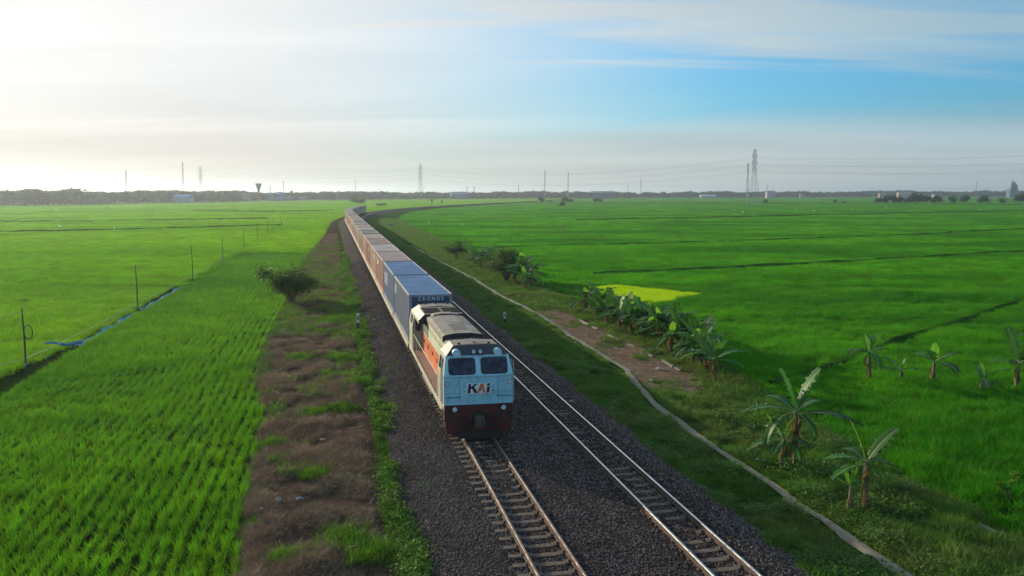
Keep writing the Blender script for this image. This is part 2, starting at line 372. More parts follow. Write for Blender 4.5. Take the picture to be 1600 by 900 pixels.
def bareR(s, l):
    d = (1.56-1.5*fbm(s*.9, l*.45, 91, 4)+.12)*np.clip(1-np.abs((l-37)/19)**4, 0, 1)*np.clip((s-(I(l, PATH)-.1))/.5, 0, 1)*np.clip((14.6-s)/.8, 0, 1)
    d2 = np.clip(1-np.abs((l-36)/16)**4, 0, 1)*np.clip((s-13.5)/.5, 0, 1)*np.clip((16.5-s)/.8, 0, 1)*.65
    far = .12*np.clip((l-60)/50, 0, 1)-.25*np.clip((l-110)/80, 0, 1)
    return np.maximum(np.maximum(.98*d, d2), .12+far+.5*(fbm(s*.5, l*.25, 43, 3)-.5))
S = np.stack([vl(Ls)-.5+(-2.7-(vl(Ls)-.5))*t for t in np.linspace(0, 1, 46)], 1)
tag(grid('left_verge', Ls, S, z_left, verge_mat('left_verge_earth', True), {'bare': bareL}), 'brown bank between the rice and the railway', 'bank', kind='structure')
S = np.stack([6.0+(vr(Ls)+.6-6.0)*t for t in np.linspace(0, 1, 60)], 1)
tag(grid('right_verge', Ls, S, z_right, verge_mat('right_verge_earth', False), {'bare': bareR}), 'grassy bank right of the tracks', 'bank', kind='structure')
# ballast
def ballast_mat():
    m, nt, out = newmat('ballast'); P = pos(nt)
    v = N(nt, 'ShaderNodeTexVoronoi'); v.inputs['Scale'].default_value = 17; nt.links.new(P, v.inputs['Vector'])
    sx = N(nt, 'ShaderNodeSeparateXYZ'); nt.links.new(v.outputs['Color'], sx.inputs[0])
    c = mixc(nt, mrange(nt, sx.outputs[0], 0, 1, 0, 1, False), (.024, .017, .018), (.095, .070, .070))
    c = mixc(nt, mrange(nt, noise(nt, P, .35, 4), .42, .62, 0, .35), c, (.10, .072, .062))
    c = mixc(nt, mrange(nt, noise(nt, P, 4, 6, .7), .35, .62), mixc(nt, 1., c, (.5, .5, .5), 'MULTIPLY'), c)
    c = mixc(nt, mrange(nt, v.outputs['Distance'], .02, .055, 0, .75), c, (.015, .013, .015))
    p = N(nt, 'ShaderNodeBsdfPrincipled'); nt.links.new(c, p.inputs['Base Color']); p.inputs['Roughness'].default_value = .85
    b = N(nt, 'ShaderNodeBump'); b.inputs['Distance'].default_value = .05; b.inputs['Strength'].default_value = 1.; b.invert = True
    p.inputs['Specular IOR Level'].default_value = .08; nt.links.new(v.outputs['Distance'], b.inputs['Height']); nt.links.new(b.outputs[0], p.inputs['Normal'])
    nt.links.new(p.outputs[0], out.inputs[0]); return m
S = np.repeat(np.linspace(-3.8, 7.4, 70)[None], len(Ls), 0)
tag(grid('ballast_bed', Ls, S, z_ball, ballast_mat()), 'grey crushed stone bed under both tracks', 'ballast', kind='structure')
# footpath
def path_mat():
    m, nt, out = newmat('trodden_earth'); P = pos(nt)
    c = mixc(nt, mrange(nt, noise(nt, P, 3, 5), .35, .65), (.165, .14, .10), (.235, .20, .15))
    p = N(nt, 'ShaderNodeBsdfPrincipled'); nt.links.new(c, p.inputs['Base Color']); p.inputs['Roughness'].default_value = .95
    b = N(nt, 'ShaderNodeBump'); b.inputs['Distance'].default_value = .03; nt.links.new(noise(nt, P, 12, 5), b.inputs['Height']); nt.links.new(b.outputs[0], p.inputs['Normal'])
    nt.links.new(p.outputs[0], out.inputs[0]); return m
Lp = np.arange(-16, 150, .25)
def pathc(l): return I(l, PATH)+.16*(fbm(l*.25, l*0, 51, 3)-.5)*2
wd = (.18+.14*(fbm(Lp*.8, Lp*0, 52, 3)-.5))
S = np.stack([pathc(Lp)+wd*t+.05*(hash2(np.floor(Lp*4), Lp*0, k)-.5) for k, t in enumerate((-1, -.55, 0, .55, 1))], 1)
def z_path(s, l): return z_right(pathc(l), l)+.065-.05*(np.abs(s-pathc(l)) > .2)
tag(grid('footpath', Lp, S, z_path, path_mat()), 'narrow trodden earth path winding along the right bank', 'footpath', kind='structure')

# field banks (bunds): low earth ridges between paddies
m_bund = foliage('bund_grass', (.026, .072, .012), (.044, .105, .014), .1, 1.2, spec=0.)
BUNDS = [[(700, 384), (760, 388), (860, 383.5), (1000, 381), (1180, 376), (1400, 368), (1640, 356)],
         [(1660, 450), (1600, 465), (1487, 500), (1384, 536), (1290, 568), (1205, 592)],
         [(1240, 337), (1400, 333.5), (1560, 330), (1700, 328)], [(900, 317.5), (1240, 317.5), (1600, 320)],
         [(-60, 364), (0, 362), (200, 358.5), (440, 351.5)], [(300, 329.5), (430, 330.5), (520, 329)], [(-60, 346.5), (140, 346), (420, 341)],
         [(900, 344), (1240, 337)], [(930, 428), (1150, 417), (1400, 404), (1640, 390)]]
BW = []
for b in BUNDS:
    w = [pix(*p, .4) for p in b]; BW.append(w)
def seg_dist(x, y, w):
    d = np.full(np.shape(x), 1e9)
    for (ax, ay), (bx, by) in zip(w[:-1], w[1:]):
        vx, vy = bx-ax, by-ay; t = np.clip(((x-ax)*vx+(y-ay)*vy)/(vx*vx+vy*vy), 0, 1)
        d = np.minimum(d, np.hypot(x-ax-t*vx, y-ay-t*vy))
    return d
for bi, w in enumerate(BW):
    pts = []
    for (ax, ay), (bx, by) in zip(w[:-1], w[1:]):
        n = max(2, int(math.hypot(bx-ax, by-ay)/2.5))
        for i in range(n): pts.append((ax+(bx-ax)*i/n, ay+(by-ay)*i/n))
    pts.append(w[-1]); hw = .26 if ay < 120 else .36; V = []; Fc = []
    for i, (x, y) in enumerate(pts):
        q = pts[min(i+1, len(pts)-1)]; r = pts[max(i-1, 0)]; tx, ty = q[0]-r[0], q[1]-r[1]; L = math.hypot(tx, ty); nx, ny = -ty/L, tx/L
        j = .25*math.sin(i*.7)+.2*math.sin(i*.23+1); hz = (.30 if y < 100 else .58+min(.3, (y-100)/1500.))+.07*math.sin(i*1.3)+.05*math.sin(i*2.9)
        for k, zz in ((-1.5, -.05), (-.6, hz), (.6, hz), (1.5, -.05)): V.append((x+nx*(k*hw+j), y+ny*(k*hw+j), zz))
    for i in range(len(pts)-1):
        for k in range(3): Fc.append((4*i+k, 4*i+k+1, 4*i+k+5, 4*i+k+4))
    tag(link('field_bank', mesh_from('field_bank', V, Fc, m_bund, smooth=True)), 'low earth bank dividing the paddies', 'bank', kind='structure')
SEED = [pix(*p, .2) for p in ((914, 450), (957, 445.5), (1097, 459.5), (1037, 473), (984, 477))]
def inpoly(x, y, poly):
    c = np.zeros(np.shape(x), bool); j = len(poly)-1
    for i in range(len(poly)):
        xi, yi = poly[i]; xj, yj = poly[j]
        c ^= ((yi > y) != (yj > y)) & (x < (xj-xi)*(y-yi)/(yj-yi+1e-12)+xi); j = i
    return c
FEN = [(-40, -22.7), (34, -22.6), (44, -22.2), (61, -22), (88, -21.5), (150, -21.2), (200, -20.7), (282, -21.9), (368, -23), (900, -26)]
def field_ok(x, y):
    s, l = SL(x, y)
    ok = (s < vl(l)-.05) | (s > vr(l)+.15)
    fw = np.interp(l, [0, 36, 44, 90, 300], [.75, .7, .32, .30, .5])
    ok &= np.abs(s-I(l, FEN)+.1) > fw
    ok &= ~inpoly(x, y, SEED)
    for w, b in zip(BW, BUNDS):
        ok &= seg_dist(x, y, w) > (.35 if w[0][1] < 200 else .5)
    return ok
# ---- rice, near: tufts
NEARY = 96.
rt = [mesh_from('rice_tuft', *blades(30, .52, .019, .062, .5, 3, 100+i), m_rice) for i in range(5)]
rtR = [mesh_from('rice_tuft_dark', *blades(24, .66, .026, .09, .6, 3, 200+i), m_riceR) for i in range(5)]
def rice_near():
    s = np.arange(-22.6, -7.4, .43); l = np.arange(-15, 150, .26); Sg, Lg = np.meshgrid(s, l); Sg = Sg.ravel(); Lg = Lg.ravel()
    wob = .35*(fbm(Lg*.08, Sg*.05, 61, 2)-.5)
    Sg = Sg+wob*2+.14*(fbm(Lg*.7, Sg*2.2, 67, 2)-.5)+rng.normal(0, .045, len(Sg)); Lg = Lg+rng.normal(0, .07, len(Lg))
    x, y = P2(Sg, Lg); k = inview(x, y) & (y < 150) & field_ok(x, y) & (Sg > I(Lg, FEN)); x, y = x[k], y[k]
    # broadcast field beyond the ditch
    n = int(100*90*6); s2 = rng.uniform(-75, -22.5, n); l2 = rng.uniform(0, 92, n); n_keep = rng.random(n) < 1
    x2, y2 = P2(s2, l2); k = inview(x2, y2) & (y2 < NEARY+1.5) & field_ok(x2, y2) & (s2 < I(l2, FEN)); x2, y2 = x2[k], y2[k]
    X = np.concatenate([x, x2]); Y = np.concatenate([y, y2]); n = len(X)
    hs = .84+.6*(fbm(X*.25, Y*.25, 62, 4)-.5)+.6*(fbm(X*1.1, Y*1.1, 63, 2)-.5)+rng.normal(0, .10, n)
    ws = np.concatenate([np.full(len(x), .93), np.full(len(x2), 1.25)])
    B = np.arange(n) >= len(x)
    rty = [mesh_from('rice_tuft_light', *blades(24, .56, .024, .07, .5, 3, 150+i), m_riceY) for i in range(4)]
    scatter('rice_crop_beyond_ditch', np.stack([X, Y, np.zeros(n)], 1)[B], euz(B.sum(), .08), np.stack([ws, ws, hs], 1)[B], rng.integers(0, 4, B.sum()), rty, 'light yellow green rice beyond the ditch and poles on the left', 'rice')
    A_ = ~B; X, Y, ws, hs = X[A_], Y[A_], ws[A_], hs[A_]; n = len(X)
    scatter('rice_crop_left', np.stack([X, Y, np.zeros(n)], 1), euz(n, .05), np.stack([ws, ws, hs], 1), rng.integers(0, 5, n), rt, 'bright green young rice in rows left of the railway', 'rice')
    n = 105000; s2 = rng.uniform(14, 95, n); l2 = rng.uniform(-12, 80, n); x2, y2 = P2(s2, l2)
    k = inview(x2, y2) & (y2 < NEARY+1.5) & field_ok(x2, y2); X, Y = x2[k], y2[k]; n = len(X)
    hs = .75+1.3*(fbm(X*.16, Y*.16, 64, 4)-.5)+.6*(fbm(X*.8, Y*.8, 65, 2)-.5)+rng.normal(0, .1, n); hs = np.clip(hs, .25, 1.7)
    scatter('rice_crop_right', np.stack([X, Y, np.zeros(n)], 1), euz(n, .12), np.stack([hs*.5+.8, hs*.5+.8, hs], 1), rng.integers(0, 5, n), rtR, 'dense deep green rice right of the railway', 'rice')
    print('rice near', len(X))
rice_near()
# ---- rice, far: square patches of leaves, as many as the distance calls for
def patch(seed, m):
    V, Fc = blades(420, .62, .045, 0, .5, 2, seed, ox=lambda r: tuple(r.uniform(-.52, .52, 2)*1.))
    V = [(x if False else x, y, z) for x, y, z in V]
    return V, Fc
def patch_mesh(seed, m, nb=300):
    r = np.random.default_rng(seed); V = []; Fc = []
    for i in range(nb):
        cx, cy = r.uniform(-.5, .5, 2); az = r.uniform(0, 6.28); fa = r.uniform(0, 3.14); w = .030*r.uniform(.7, 1.3); h = .62*r.uniform(.7, 1.15)*(.85+.3*r.random())
        ln = .025*r.uniform(.2, 1); b = len(V); wx, wy = w*math.cos(fa)/2, w*math.sin(fa)/2; dx, dy = ln*math.cos(az), ln*math.sin(az)
        V += [(cx-wx, cy-wy, 0), (cx+wx, cy+wy, 0), (cx+dx*.4+wx*.8, cy+dy*.4+wy*.8, h*.6), (cx+dx*.4-wx*.8, cy+dy*.4-wy*.8, h*.6), (cx+dx*1.2, cy+dy*1.2, h)]
        Fc += [(b, b+1, b+2, b+3), (b+3, b+2, b+4)]
    return mesh_from('rice_patch', V, Fc, m)
pm = [patch_mesh(300+i, m_riceY) for i in range(4)]; pmR = [patch_mesh(310+i, m_riceR) for i in range(4)]
def rice_far():
    cells = []
    size = 48.; xs = np.arange(-55, 55); YMAX = 3300
    X, Y = np.meshgrid(np.arange(-2400, 2400, size)+size/2, np.arange(NEARY, YMAX, size)+size/2); X = X.ravel(); Y = Y.ravel()
    k = np.abs(X) < .62*(Y+size)+30; X, Y = X[k], Y[k]; out = []
    while len(X):
        off = np.linspace(-.5, .5, 7)*size
        ok = np.stack([field_ok(X+a, Y+b) for a in off for b in off], 1); fr = ok.mean(1)
        tgt = np.maximum(1.5, .0105*Y); full = fr > .999; none = fr < .001
        if size <= 1.6: acc = fr > .55; sub = np.zeros(len(X), bool)
        else:
            acc = full & (size <= tgt*1.5); sub = ~none & ~acc
            small = sub & (size < Y*.0030) ; acc |= small & (fr > .5); sub &= ~small
        out.append(np.stack([X[acc], Y[acc], np.full(acc.sum(), size)], 1))
        Xs, Ys = X[sub], Y[sub]; size /= 2
        X = np.concatenate([Xs+a*size/2 for a in (-1, 1) for b in (-1, 1)]); Y = np.concatenate([Ys+b*size/2 for a in (-1, 1) for b in (-1, 1)])
        k = np.abs(X) < .62*(Y+size)+10; X, Y = X[k], Y[k]
        if size < 1.4: break
    c = np.concatenate(out); s, l = SL(c[:, 0], c[:, 1]); k = ~((s < 0) & (s > I(l, FEN)) & (c[:, 1] < 149)); c, s, l = c[k], s[k], l[k]; left = s < 0
    for nm, kk, pr, lb in (('far_rice_left', left, pm, 'distant bright rice left of the railway'), ('far_rice_right', ~left, pmR, 'distant deep green rice right of the railway')):
        q = c[kk]; n = len(q); r = np.zeros((n, 3)); r[:, 2] = rng.integers(0, 4, n)*math.pi/2
        hz = .82+.5*(fbm(q[:, 0]*.05, q[:, 1]*.05, 71, 4)-.5)+.12*(fbm(q[:, 0]*.02, q[:, 1]*.15, 72, 3)-.5)+rng.normal(0, .08, n)
        scatter(nm, np.stack([q[:, 0], q[:, 1], np.zeros(n)], 1), r, np.stack([q[:, 2]*1.04, q[:, 2]*1.04, hz], 1), rng.integers(0, 4, n), pr, lb, 'rice')
        print(nm, n)
rice_far()
def seedbed():
    xs = [p[0] for p in SEED]; ys = [p[1] for p in SEED]; n = 16000
    x = rng.uniform(min(xs), max(xs), n); y = rng.uniform(min(ys), max(ys), n); k = inpoly(x+.7*(fbm(x*.6, y*.6, 98, 2)-.5), y+1.6*(fbm(x*.5, y*.5, 99, 2)-.5), SEED) & (fbm(x*.9, y*.5, 96, 3) > .33); x, y = x[k], y[k]; n = len(x)
    pr = [mesh_from('seedling', *blades(22, .3, .028, .12, .5, 2, 400+i), m_seed) for i in range(3)]
    scatter('seedling_bed', np.stack([x, y, np.full(n, .08)], 1), euz(n, .1), np.repeat(rng.uniform(.8, 1.1, n)[:, None], 3, 1), rng.integers(0, 3, n), pr, 'square yellow green bed of rice seedlings behind the banana row', 'rice seedlings')
seedbed()
# ---- verge cover
def verge_cover():
    gt = [mesh_from('grass_tuft', *blades(26, .22, .016, .10, .9, 2, 500+i), m_grass) for i in range(4)]
    n = 104000; s = rng.uniform(5.9, 19.5, n); l = np.concatenate([rng.uniform(-14, 45, 62000), rng.uniform(45, 150, 28000), rng.uniform(150, 330, 14000)])
    e = vr(l); b = bareR(s, l); cl = fbm(s*1.1, l*.9, 81, 3)
    k = (s < e) & (np.abs(s-pathc(l)) > .34+.15*fbm(l*1.5, s, 97, 2)) & (rng.random(n) > b*1.35-.1) & ((s > 7.0) | (cl > .47+.12*(7-s))) & (cl > .22)
    s, l, cl = s[k], l[k], cl[k]; x, y = P2(s, l); v = inview(x, y); s, l, x, y, cl = s[v], l[v], x[v], y[v], cl[v]; n = len(s)
    sc = .35+2.6*np.clip(cl-.38, 0, 1)+.9*np.clip(fbm(s*.45, l*.4, 89, 3)-.5, 0, 1)+rng.normal(0, .14, n)+.5*(s > vr(l)-1.5)+.8*np.clip((l-110)/60, 0, 1); sc = sc+1.1*(rng.random(n) < .06)*(cl > .42); sc = np.clip(sc, .3, 2.6); w = sc*.6+.6
    scatter('verge_grass_right', np.stack([x, y, z_right(s, l)-.02], 1), euz(n, .15), np.stack([w, w, sc], 1), rng.integers(0, 4, n), gt, 'short dark grass covering the right bank', 'grass')
    # leafy weeds
    def leafy(nl, h, r0, seed, ls=.07):
        r = np.random.default_rng(seed); V = []; Fc = []
        for i in range(nl):
            c = Vector((r.normal(0, r0), r.normal(0, r0), r.uniform(.1, 1)*h)); a = r.uniform(0, 6.28); u = Vector((math.cos(a), math.sin(a), r.uniform(-.2, .7))); w = Vector((-math.sin(a), math.cos(a), r.uniform(-.4, .4)))
            q = ls*r.uniform(.6, 1.3); b = len(V); V += [c-w*q*.1, c+u*q*.6-w*q*.45, c+u*q*1.5, c+u*q*.6+w*q*.45]; Fc.append((b, b+1, b+2, b+3))
        return V, Fc
    lw = [mesh_from('leafy_weed', *leafy(44, .24, .12, 520+i, .055), m_weed) for i in range(4)]
    l = rng.uniform(-14, 120, 12000); s = -3.42+rng.normal(0, .17, len(l))+.25*(fbm(l*.3, l*0, 82, 3)-.5)*2; cl = fbm(l*.35, s, 83, 3); k = cl > .42; s, l, cl = s[k], l[k], cl[k]
    l2 = rng.uniform(-10, 150, 18000); s2 = rng.uniform(-10.2, -3.4, 18000); g = fbm(s2*.5, l2*.25, 84, 3)-.05-.34*np.clip((26-l2)/18, 0, 1)+.10*np.clip((l2-30)/30, 0, 1); k = (g > .60) & (s2 > vl(l2)+.1); s2, l2 = s2[k], l2[k]
    l3 = rng.uniform(-12, 130, 5000); s3 = vl(l3)+.35+rng.normal(0, .22, 5000); k = fbm(l3*.22, s3, 85, 3) > .53; s3, l3 = s3[k], l3[k]
    l4 = rng.uniform(0, 80, 500); s4 = -2.9+rng.normal(0, .3, 500); k = fbm(l4*.5, s4, 86, 2) > .62; s4, l4 = s4[k], l4[k]
    S_ = np.concatenate([s, s2, s3, s4]); L_ = np.concatenate([l, l2, l3, l4]); x, y = P2(S_, L_); v = inview(x, y); S_, L_, x, y = S_[v], L_[v], x[v], y[v]; n = len(x)
    sc = rng.uniform(.4, 1.2, n); scatter('weeds_left', np.stack([x, y, np.maximum(z_left(S_, L_), np.where(S_ > -3.3, z_ball(S_, L_), -1))-.03], 1), euz(n, .2), np.repeat(sc[:, None], 3, 1), rng.integers(0, 4, n), lw, 'fresh green weeds edging the ballast and the brown bank', 'weeds')
    sp_s = np.concatenate([rng.normal(a, r*.55, int(160*r)) for a, b_, r in GSPOTS]); sp_l = np.concatenate([rng.normal(b_, r*.8, int(160*r)) for a, b_, r in GSPOTS])
    n = 26000; s = rng.uniform(6.1, 18, n); l = np.concatenate([rng.uniform(-14, 50, 18000), rng.uniform(50, 130, 8000)]); cl = fbm(s*.9, l*.7, 95, 4)+.06*(s < 9)
    k = (cl > .50) & (s < vr(l)) & (np.abs(s-pathc(l)) > .42) & (rng.random(n) > bareR(s, l)*1.5); s, l, cl = s[k], l[k], cl[k]; x, y = P2(s, l); v = inview(x, y); s, l, x, y, cl = s[v], l[v], x[v], y[v], cl[v]; n = len(x)
    dw = [mesh_from('dark_weed', *leafy(40, .26, .12, 580+i, .05), m_grass) for i in range(3)]
    sc = np.clip(.4+4*(cl-.5)+rng.normal(0, .15, n), .3, 1.5); scatter('weeds_right', np.stack([x, y, z_right(s, l)-.03], 1), euz(n, .2), np.repeat(sc[:, None], 3, 1), rng.integers(0, 3, n), dw, 'dark leafy weeds in clumps on the right bank', 'weeds')
    lg = [mesh_from('green_tuft', *blades(30, .30, .02, .10, .8, 2, 540+i), m_weed) for i in range(3)]
    n = 9000; s = rng.uniform(-10.5, -3.6, n); l = rng.uniform(-12, 160, n); g = fbm(s*.45, l*.22, 84, 3)-.03-.30*np.clip((26-l)/18, 0, 1)+.10*np.clip((l-30)/30, 0, 1); k = (g > .55) & (s > vl(l)+.1); s, l = np.concatenate([s[k], sp_s]), np.concatenate([l[k], sp_l]); x, y = P2(s, l); v = inview(x, y); s, l, x, y = s[v], l[v], x[v], y[v]; n = len(x)
    scatter('grass_left', np.stack([x, y, z_left(s, l)-.02], 1), euz(n, .2), np.repeat(rng.uniform(.6, 1.5, n)[:, None], 3, 1), rng.integers(0, 3, n), lg, 'green grass tufts on the brown bank left of the train', 'grass')
    dt = [mesh_from('dry_tuft', *blades(34, .26, .013, .12, 1.3, 2, 560+i), m_dry) for i in range(4)]
    n = 62000; s = rng.uniform(-10.5, -4.0, n); l = np.concatenate([rng.uniform(-14, 40, 36000), rng.uniform(40, 200, 26000)]); b = bareL(s, l); cl = fbm(s*.8, l*.6, 87, 3)
    k = (s > vl(l)+.15) & (b > .36) & (cl > .34) & (np.abs(s+4.15) > .18); s, l, cl = s[k], l[k], cl[k]; x, y = P2(s, l); v = inview(x, y); s, l, x, y, cl = s[v], l[v], x[v], y[v], cl[v]; n = len(x)
    sc = np.clip(.4+1.9*(cl-.36)+rng.normal(0, .12, n), .3, 1.6); scatter('dry_grass_left', np.stack([x, y, z_left(s, l)-.02], 1), euz(n, .3), np.stack([sc*.5+.7, sc*.5+.7, sc], 1), rng.integers(0, 4, n), dt, 'dead brown grass matted over the left bank', 'dry grass')
verge_cover()
def stones():
    pr = []; import bmesh
    ms = [solid('stone_a', (.140, .106, .106), .8, c2=(.105, .072, .062), scale=.9, obj=False, spec=.1), solid('stone_b', (.20, .155, .148), .85, c2=(.16, .112, .09), scale=.9, obj=False, spec=.1), solid('stone_c', (.070, .053, .055), .75, scale=.9, obj=False, spec=.1), solid('stone_d', (.32, .26, .23), .85, scale=.9, obj=False, spec=.1)]
    for i in range(7):
        bm = bmesh.new(); bmesh.ops.create_icosphere(bm, subdivisions=1, radius=.5)
        r = random.Random(i)
        for v in bm.verts: v.co *= r.uniform(.72, 1.15)
        me = bpy.data.meshes.new('ballast_stone'); bm.to_mesh(me); bm.free(); me.materials.append(ms[(0, 1, 2, 0, 2, 1, 3)[i]]); pr.append(me)
    n = 250000; l = -13+120*rng.random(n)**1.6; s = rng.uniform(-3.5, 7.1, n)
    x, y = P2(s, l); v = inview(x, y, 2) & ~((np.abs(s) < 1.1) & (l > 15)); s, l, x, y = s[v], l[v], x[v], y[v]; n = len(x)
    on1 = (np.abs(np.abs(s)-.565) < .09) | (np.abs(np.abs(s-4.2)-.565) < .09)
    slp = (np.abs(((l+.3) % .6)-.3) < .15) & ((np.abs(s) < 1.0) | (np.abs(s-4.2) < 1.0))
    k = ~on1 & ~(slp & (rng.random(n) < .80)); s, l, x, y = s[k], l[k], x[k], y[k]; n = len(x)
    idx = rng.integers(0, 6, n); idx[rng.random(n) < .04] = 6
    sc = (rng.uniform(.034, .068, n)*(1+np.clip(l/90, 0, 1)))[:, None]*rng.uniform(.7, 1.2, (n, 3)); r = rng.uniform(0, 6.28, (n, 3))
    scatter('ballast_stones', np.stack([x, y, z_ball(s, l)+.004], 1), r, sc, idx, pr, 'loose grey ballast stones around the rails', 'ballast stones')
stones()

# ================================================================== TRACKS
m_rail = solid('rail_rust', (.10, .060, .045), .85, .0, c2=(.065, .040, .032), scale=6)
m_railtop = solid('rail_head', (.26, .195, .17), .55, .7, c2=(.20, .145, .12), scale=2)
m_conc = solid('sleeper_concrete', (.185, .145, .12), .9, c2=(.11, .085, .072), scale=9, bump=.4, dirt=(.10, .07, .055), dscale=3, spec=.1)
m_clip = solid('clip_steel', (.09, .06, .05), .6, .5)
def sleeper_mesh():
    b = MB(); hx = 1.0
    for (a, c, h0, h1) in ((-1.0, -.35, 0, .0), (-.35, .35, 1, 1), (.35, 1.0, 0, 0)):
        z1 = -.035 if h0 else 0.
        b.add([(a, -.13, -.2), (c, -.13, -.2), (c, .13, -.2), (a, .13, -.2), (a, -.105, z1), (c, -.105, z1), (c, .105, z1), (a, .105, z1)],
              [(3, 2, 1, 0), (4, 5, 6, 7), (0, 1, 5, 4), (1, 2, 6, 5), (2, 3, 7, 6), (3, 0, 4, 7)])
    me = b.mesh('sleeper', [m_conc]); c = MB()
    for sx in (-.565, .565):
        for d in (-1, 1): c.box(sx+d*.095-.03, sx+d*.095+.03, -.06, .06, .0, .045, 0, .01, .01)
    return me, c.mesh('rail_clip', [m_clip])
SM, CM = sleeper_mesh()
m_railtop2 = solid('rail_head_polished', (.60, .58, .56), .3, 1., c2=(.5, .46, .44), scale=2)
def track(s0, label, l0, l1, lfar, top=None):
    top = top or m_railtop
    t = empty('railway_track', (*P2(s0, -16), .84), 0, label, 'railway track')
    t['kind'] = 'structure'
    inv = Matrix.Translation(-Vector(t.location))
    Lr = np.concatenate([np.arange(-16, 262, 6), np.arange(262, 900, 5)])
    prof = [(-.06, 0), (.06, 0), (.06, .012), (.012, .03), (.012, .11), (.034, .125), (.034, .152), (.028, .158), (-.028, .158), (-.034, .152), (-.034, .125), (-.012, .11), (-.012, .03), (-.06, .012)]
    for sx in (-.565, .565):
        V = []; Fc = []; mi = []; n = len(prof)
        for l in Lr:
            for px, pz in prof:
                x, y = P2(s0+sx+px, l); V.append((x-t.location.x, y-t.location.y, pz))
        for i in range(len(Lr)-1):
            for k in range(n):
                Fc.append((i*n+k, i*n+(k+1) % n, (i+1)*n+(k+1) % n, (i+1)*n+k)); mi.append(1 if 6 <= k <= 8 else 0)
        link('rail', mesh_from('rail', V, Fc, [m_rail, top], mi), t)
    k = 0; l = l0
    while l < l1:
        x, y = P2(s0+random.uniform(-.02, .02), l); h = float(heading(l))
        o = link('sleeper', SM, t, (x-t.location.x, y-t.location.y, 0), (0, 0, -h+random.uniform(-.012, .012))); link('rail_clip', CM, o)
        l += .6
    V = []; Fc = []
    while l < lfar:
        x, y = P2(s0, l); h = -float(heading(l)); ca, sa = math.cos(h), math.sin(h); b = len(V)
        for (px, py, pz) in ((-1, -.11, -.1), (1, -.11, -.1), (1, .11, -.1), (-1, .11, -.1), (-1, -.11, 0), (1, -.11, 0), (1, .11, 0), (-1, .11, 0)):
            V.append((x-t.location.x+px*ca-py*sa, y-t.location.y+px*sa+py*ca, pz))
        Fc += [tuple(b+i for i in q) for q in ((4, 5, 6, 7), (0, 1, 5, 4), (1, 2, 6, 5), (2, 3, 7, 6), (3, 0, 4, 7))]; l += .6
    if V: tag(link('far_sleepers', mesh_from('far_sleepers', V, Fc, m_conc), t), kind='stuff')
    return t
track(0., 'railway track the train runs on, nearer the brown bank', -13.2, 33, 420)
track(4.2, 'empty railway track with shiny rails right of the train', -13.2, 150, 420, m_railtop2)

# ================================================================== ROLLING STOCK
def local(o, l, s=0., z=1.0):
    x, y = P2(s, l); o.location = (x, y, z); o.rotation_euler = (0, 0, -float(heading(l)))
m_steel = solid('wheel_steel', (.16, .12, .10), .5, .8, c2=(.10, .07, .06))
m_tread = solid('wheel_tread', (.5, .48, .46), .3, 1.)
m_under = solid('bogie_paint', (.055, .045, .042), .75, c2=(.10, .075, .06), scale=4, dirt=(.13, .09, .07))
def bogie(parent, yc, wb, n, r, name='bogie', half=.98, mat=None):
    b = MB(); mat = mat or m_under
    y0, y1 = yc-wb/2-.45, yc+wb/2+.45
    for sx in (-1, 1):
        x = sx*half
        b.prism([(y0, .42), (y0+.1, .62), (yc-.5, .66), (yc-.35, .5), (yc+.35, .5), (yc+.5, .66), (y1-.1, .62), (y1, .42), (yc+.5, .30), (yc-.5, .30)], 'x', x-.06, x+.06)
        for i in range(n):
            yy = yc-wb/2+wb*i/(n-1); b.box(x-.11 if sx < 0 else x+.0, x-.0 if sx < 0 else x+.11, yy-.14, yy+.14, .30, .60); b.disc((x+sx*.13, yy, .45), .10, 'x', .06, 10)
        for q in (-.22, 0, .22): b.bar((x, yc+q, .50), (x, yc+q, .80), .07, 8)
    b.box(-half, half, yc-.25, yc+.25, .5, .8)
    bo = b.build(name, [mat], parent)
    w = MB(); return bo
def wheelset(parent, yy, r):
    w = MB(); w.bar((-.8, yy, r), (.8, yy, r), .07, 10)
    for sx in (-1, 1):
        w.disc((sx*.60, yy, r), r, 'x', .12, 22, 1); w.disc((sx*.545, yy, r), r+.028, 'x', .03, 22, 0); w.disc((sx*.665, yy, r), r*.72, 'x', .02, 18, 0)
    return w.build('wheelset', [m_steel, m_tread], parent)

# ---- locomotive
m_white = solid('loco_white_paint', (.46, .45, .37), .5, c2=(.38, .37, .30), scale=1.5, dirt=(.40, .35, .28), dscale=2.2)
m_face = solid('loco_front_shade_blue', (.36, .66, .80), .42, c2=(.29, .57, .72), scale=1.5, dirt=(.24, .32, .34), dscale=4.5)  # white livery with the blue of its sky-lit shade put into the colour
m_cream = solid('loco_hood_paint', (.70, .72, .50), .45, c2=(.60, .62, .42), scale=2, dirt=(.33, .31, .22), dscale=2.4)
m_orange = solid('loco_orange_paint', (.78, .19, .045), .45, c2=(.66, .14, .035), scale=2, dirt=(.33, .12, .06), dscale=2.4)
m_roof = solid('loco_roof_grime', (.29, .245, .205), .7, c2=(.19, .155, .13), scale=1.3, dirt=(.07, .055, .05), dscale=1.3)
m_navy = solid('loco_navy_paint', (.010, .015, .035), .4)
m_logoorange = solid('logo_orange', (.80, .17, .03), .45)
m_red = solid('buffer_red', (.105, .016, .014), .75, c2=(.06, .014, .012), scale=3, dirt=(.05, .028, .025))
m_endnavy = solid('container_end_navy', (.035, .055, .13), .5)
m_deck = solid('walkway_plate', (.26, .15, .12), .7, c2=(.20, .12, .10), scale=3, dirt=(.13, .085, .07))
m_black = solid('black_rubber', (.018, .018, .02), .6)
m_grille = solid('roof_grille', (.045, .030, .028), .8)
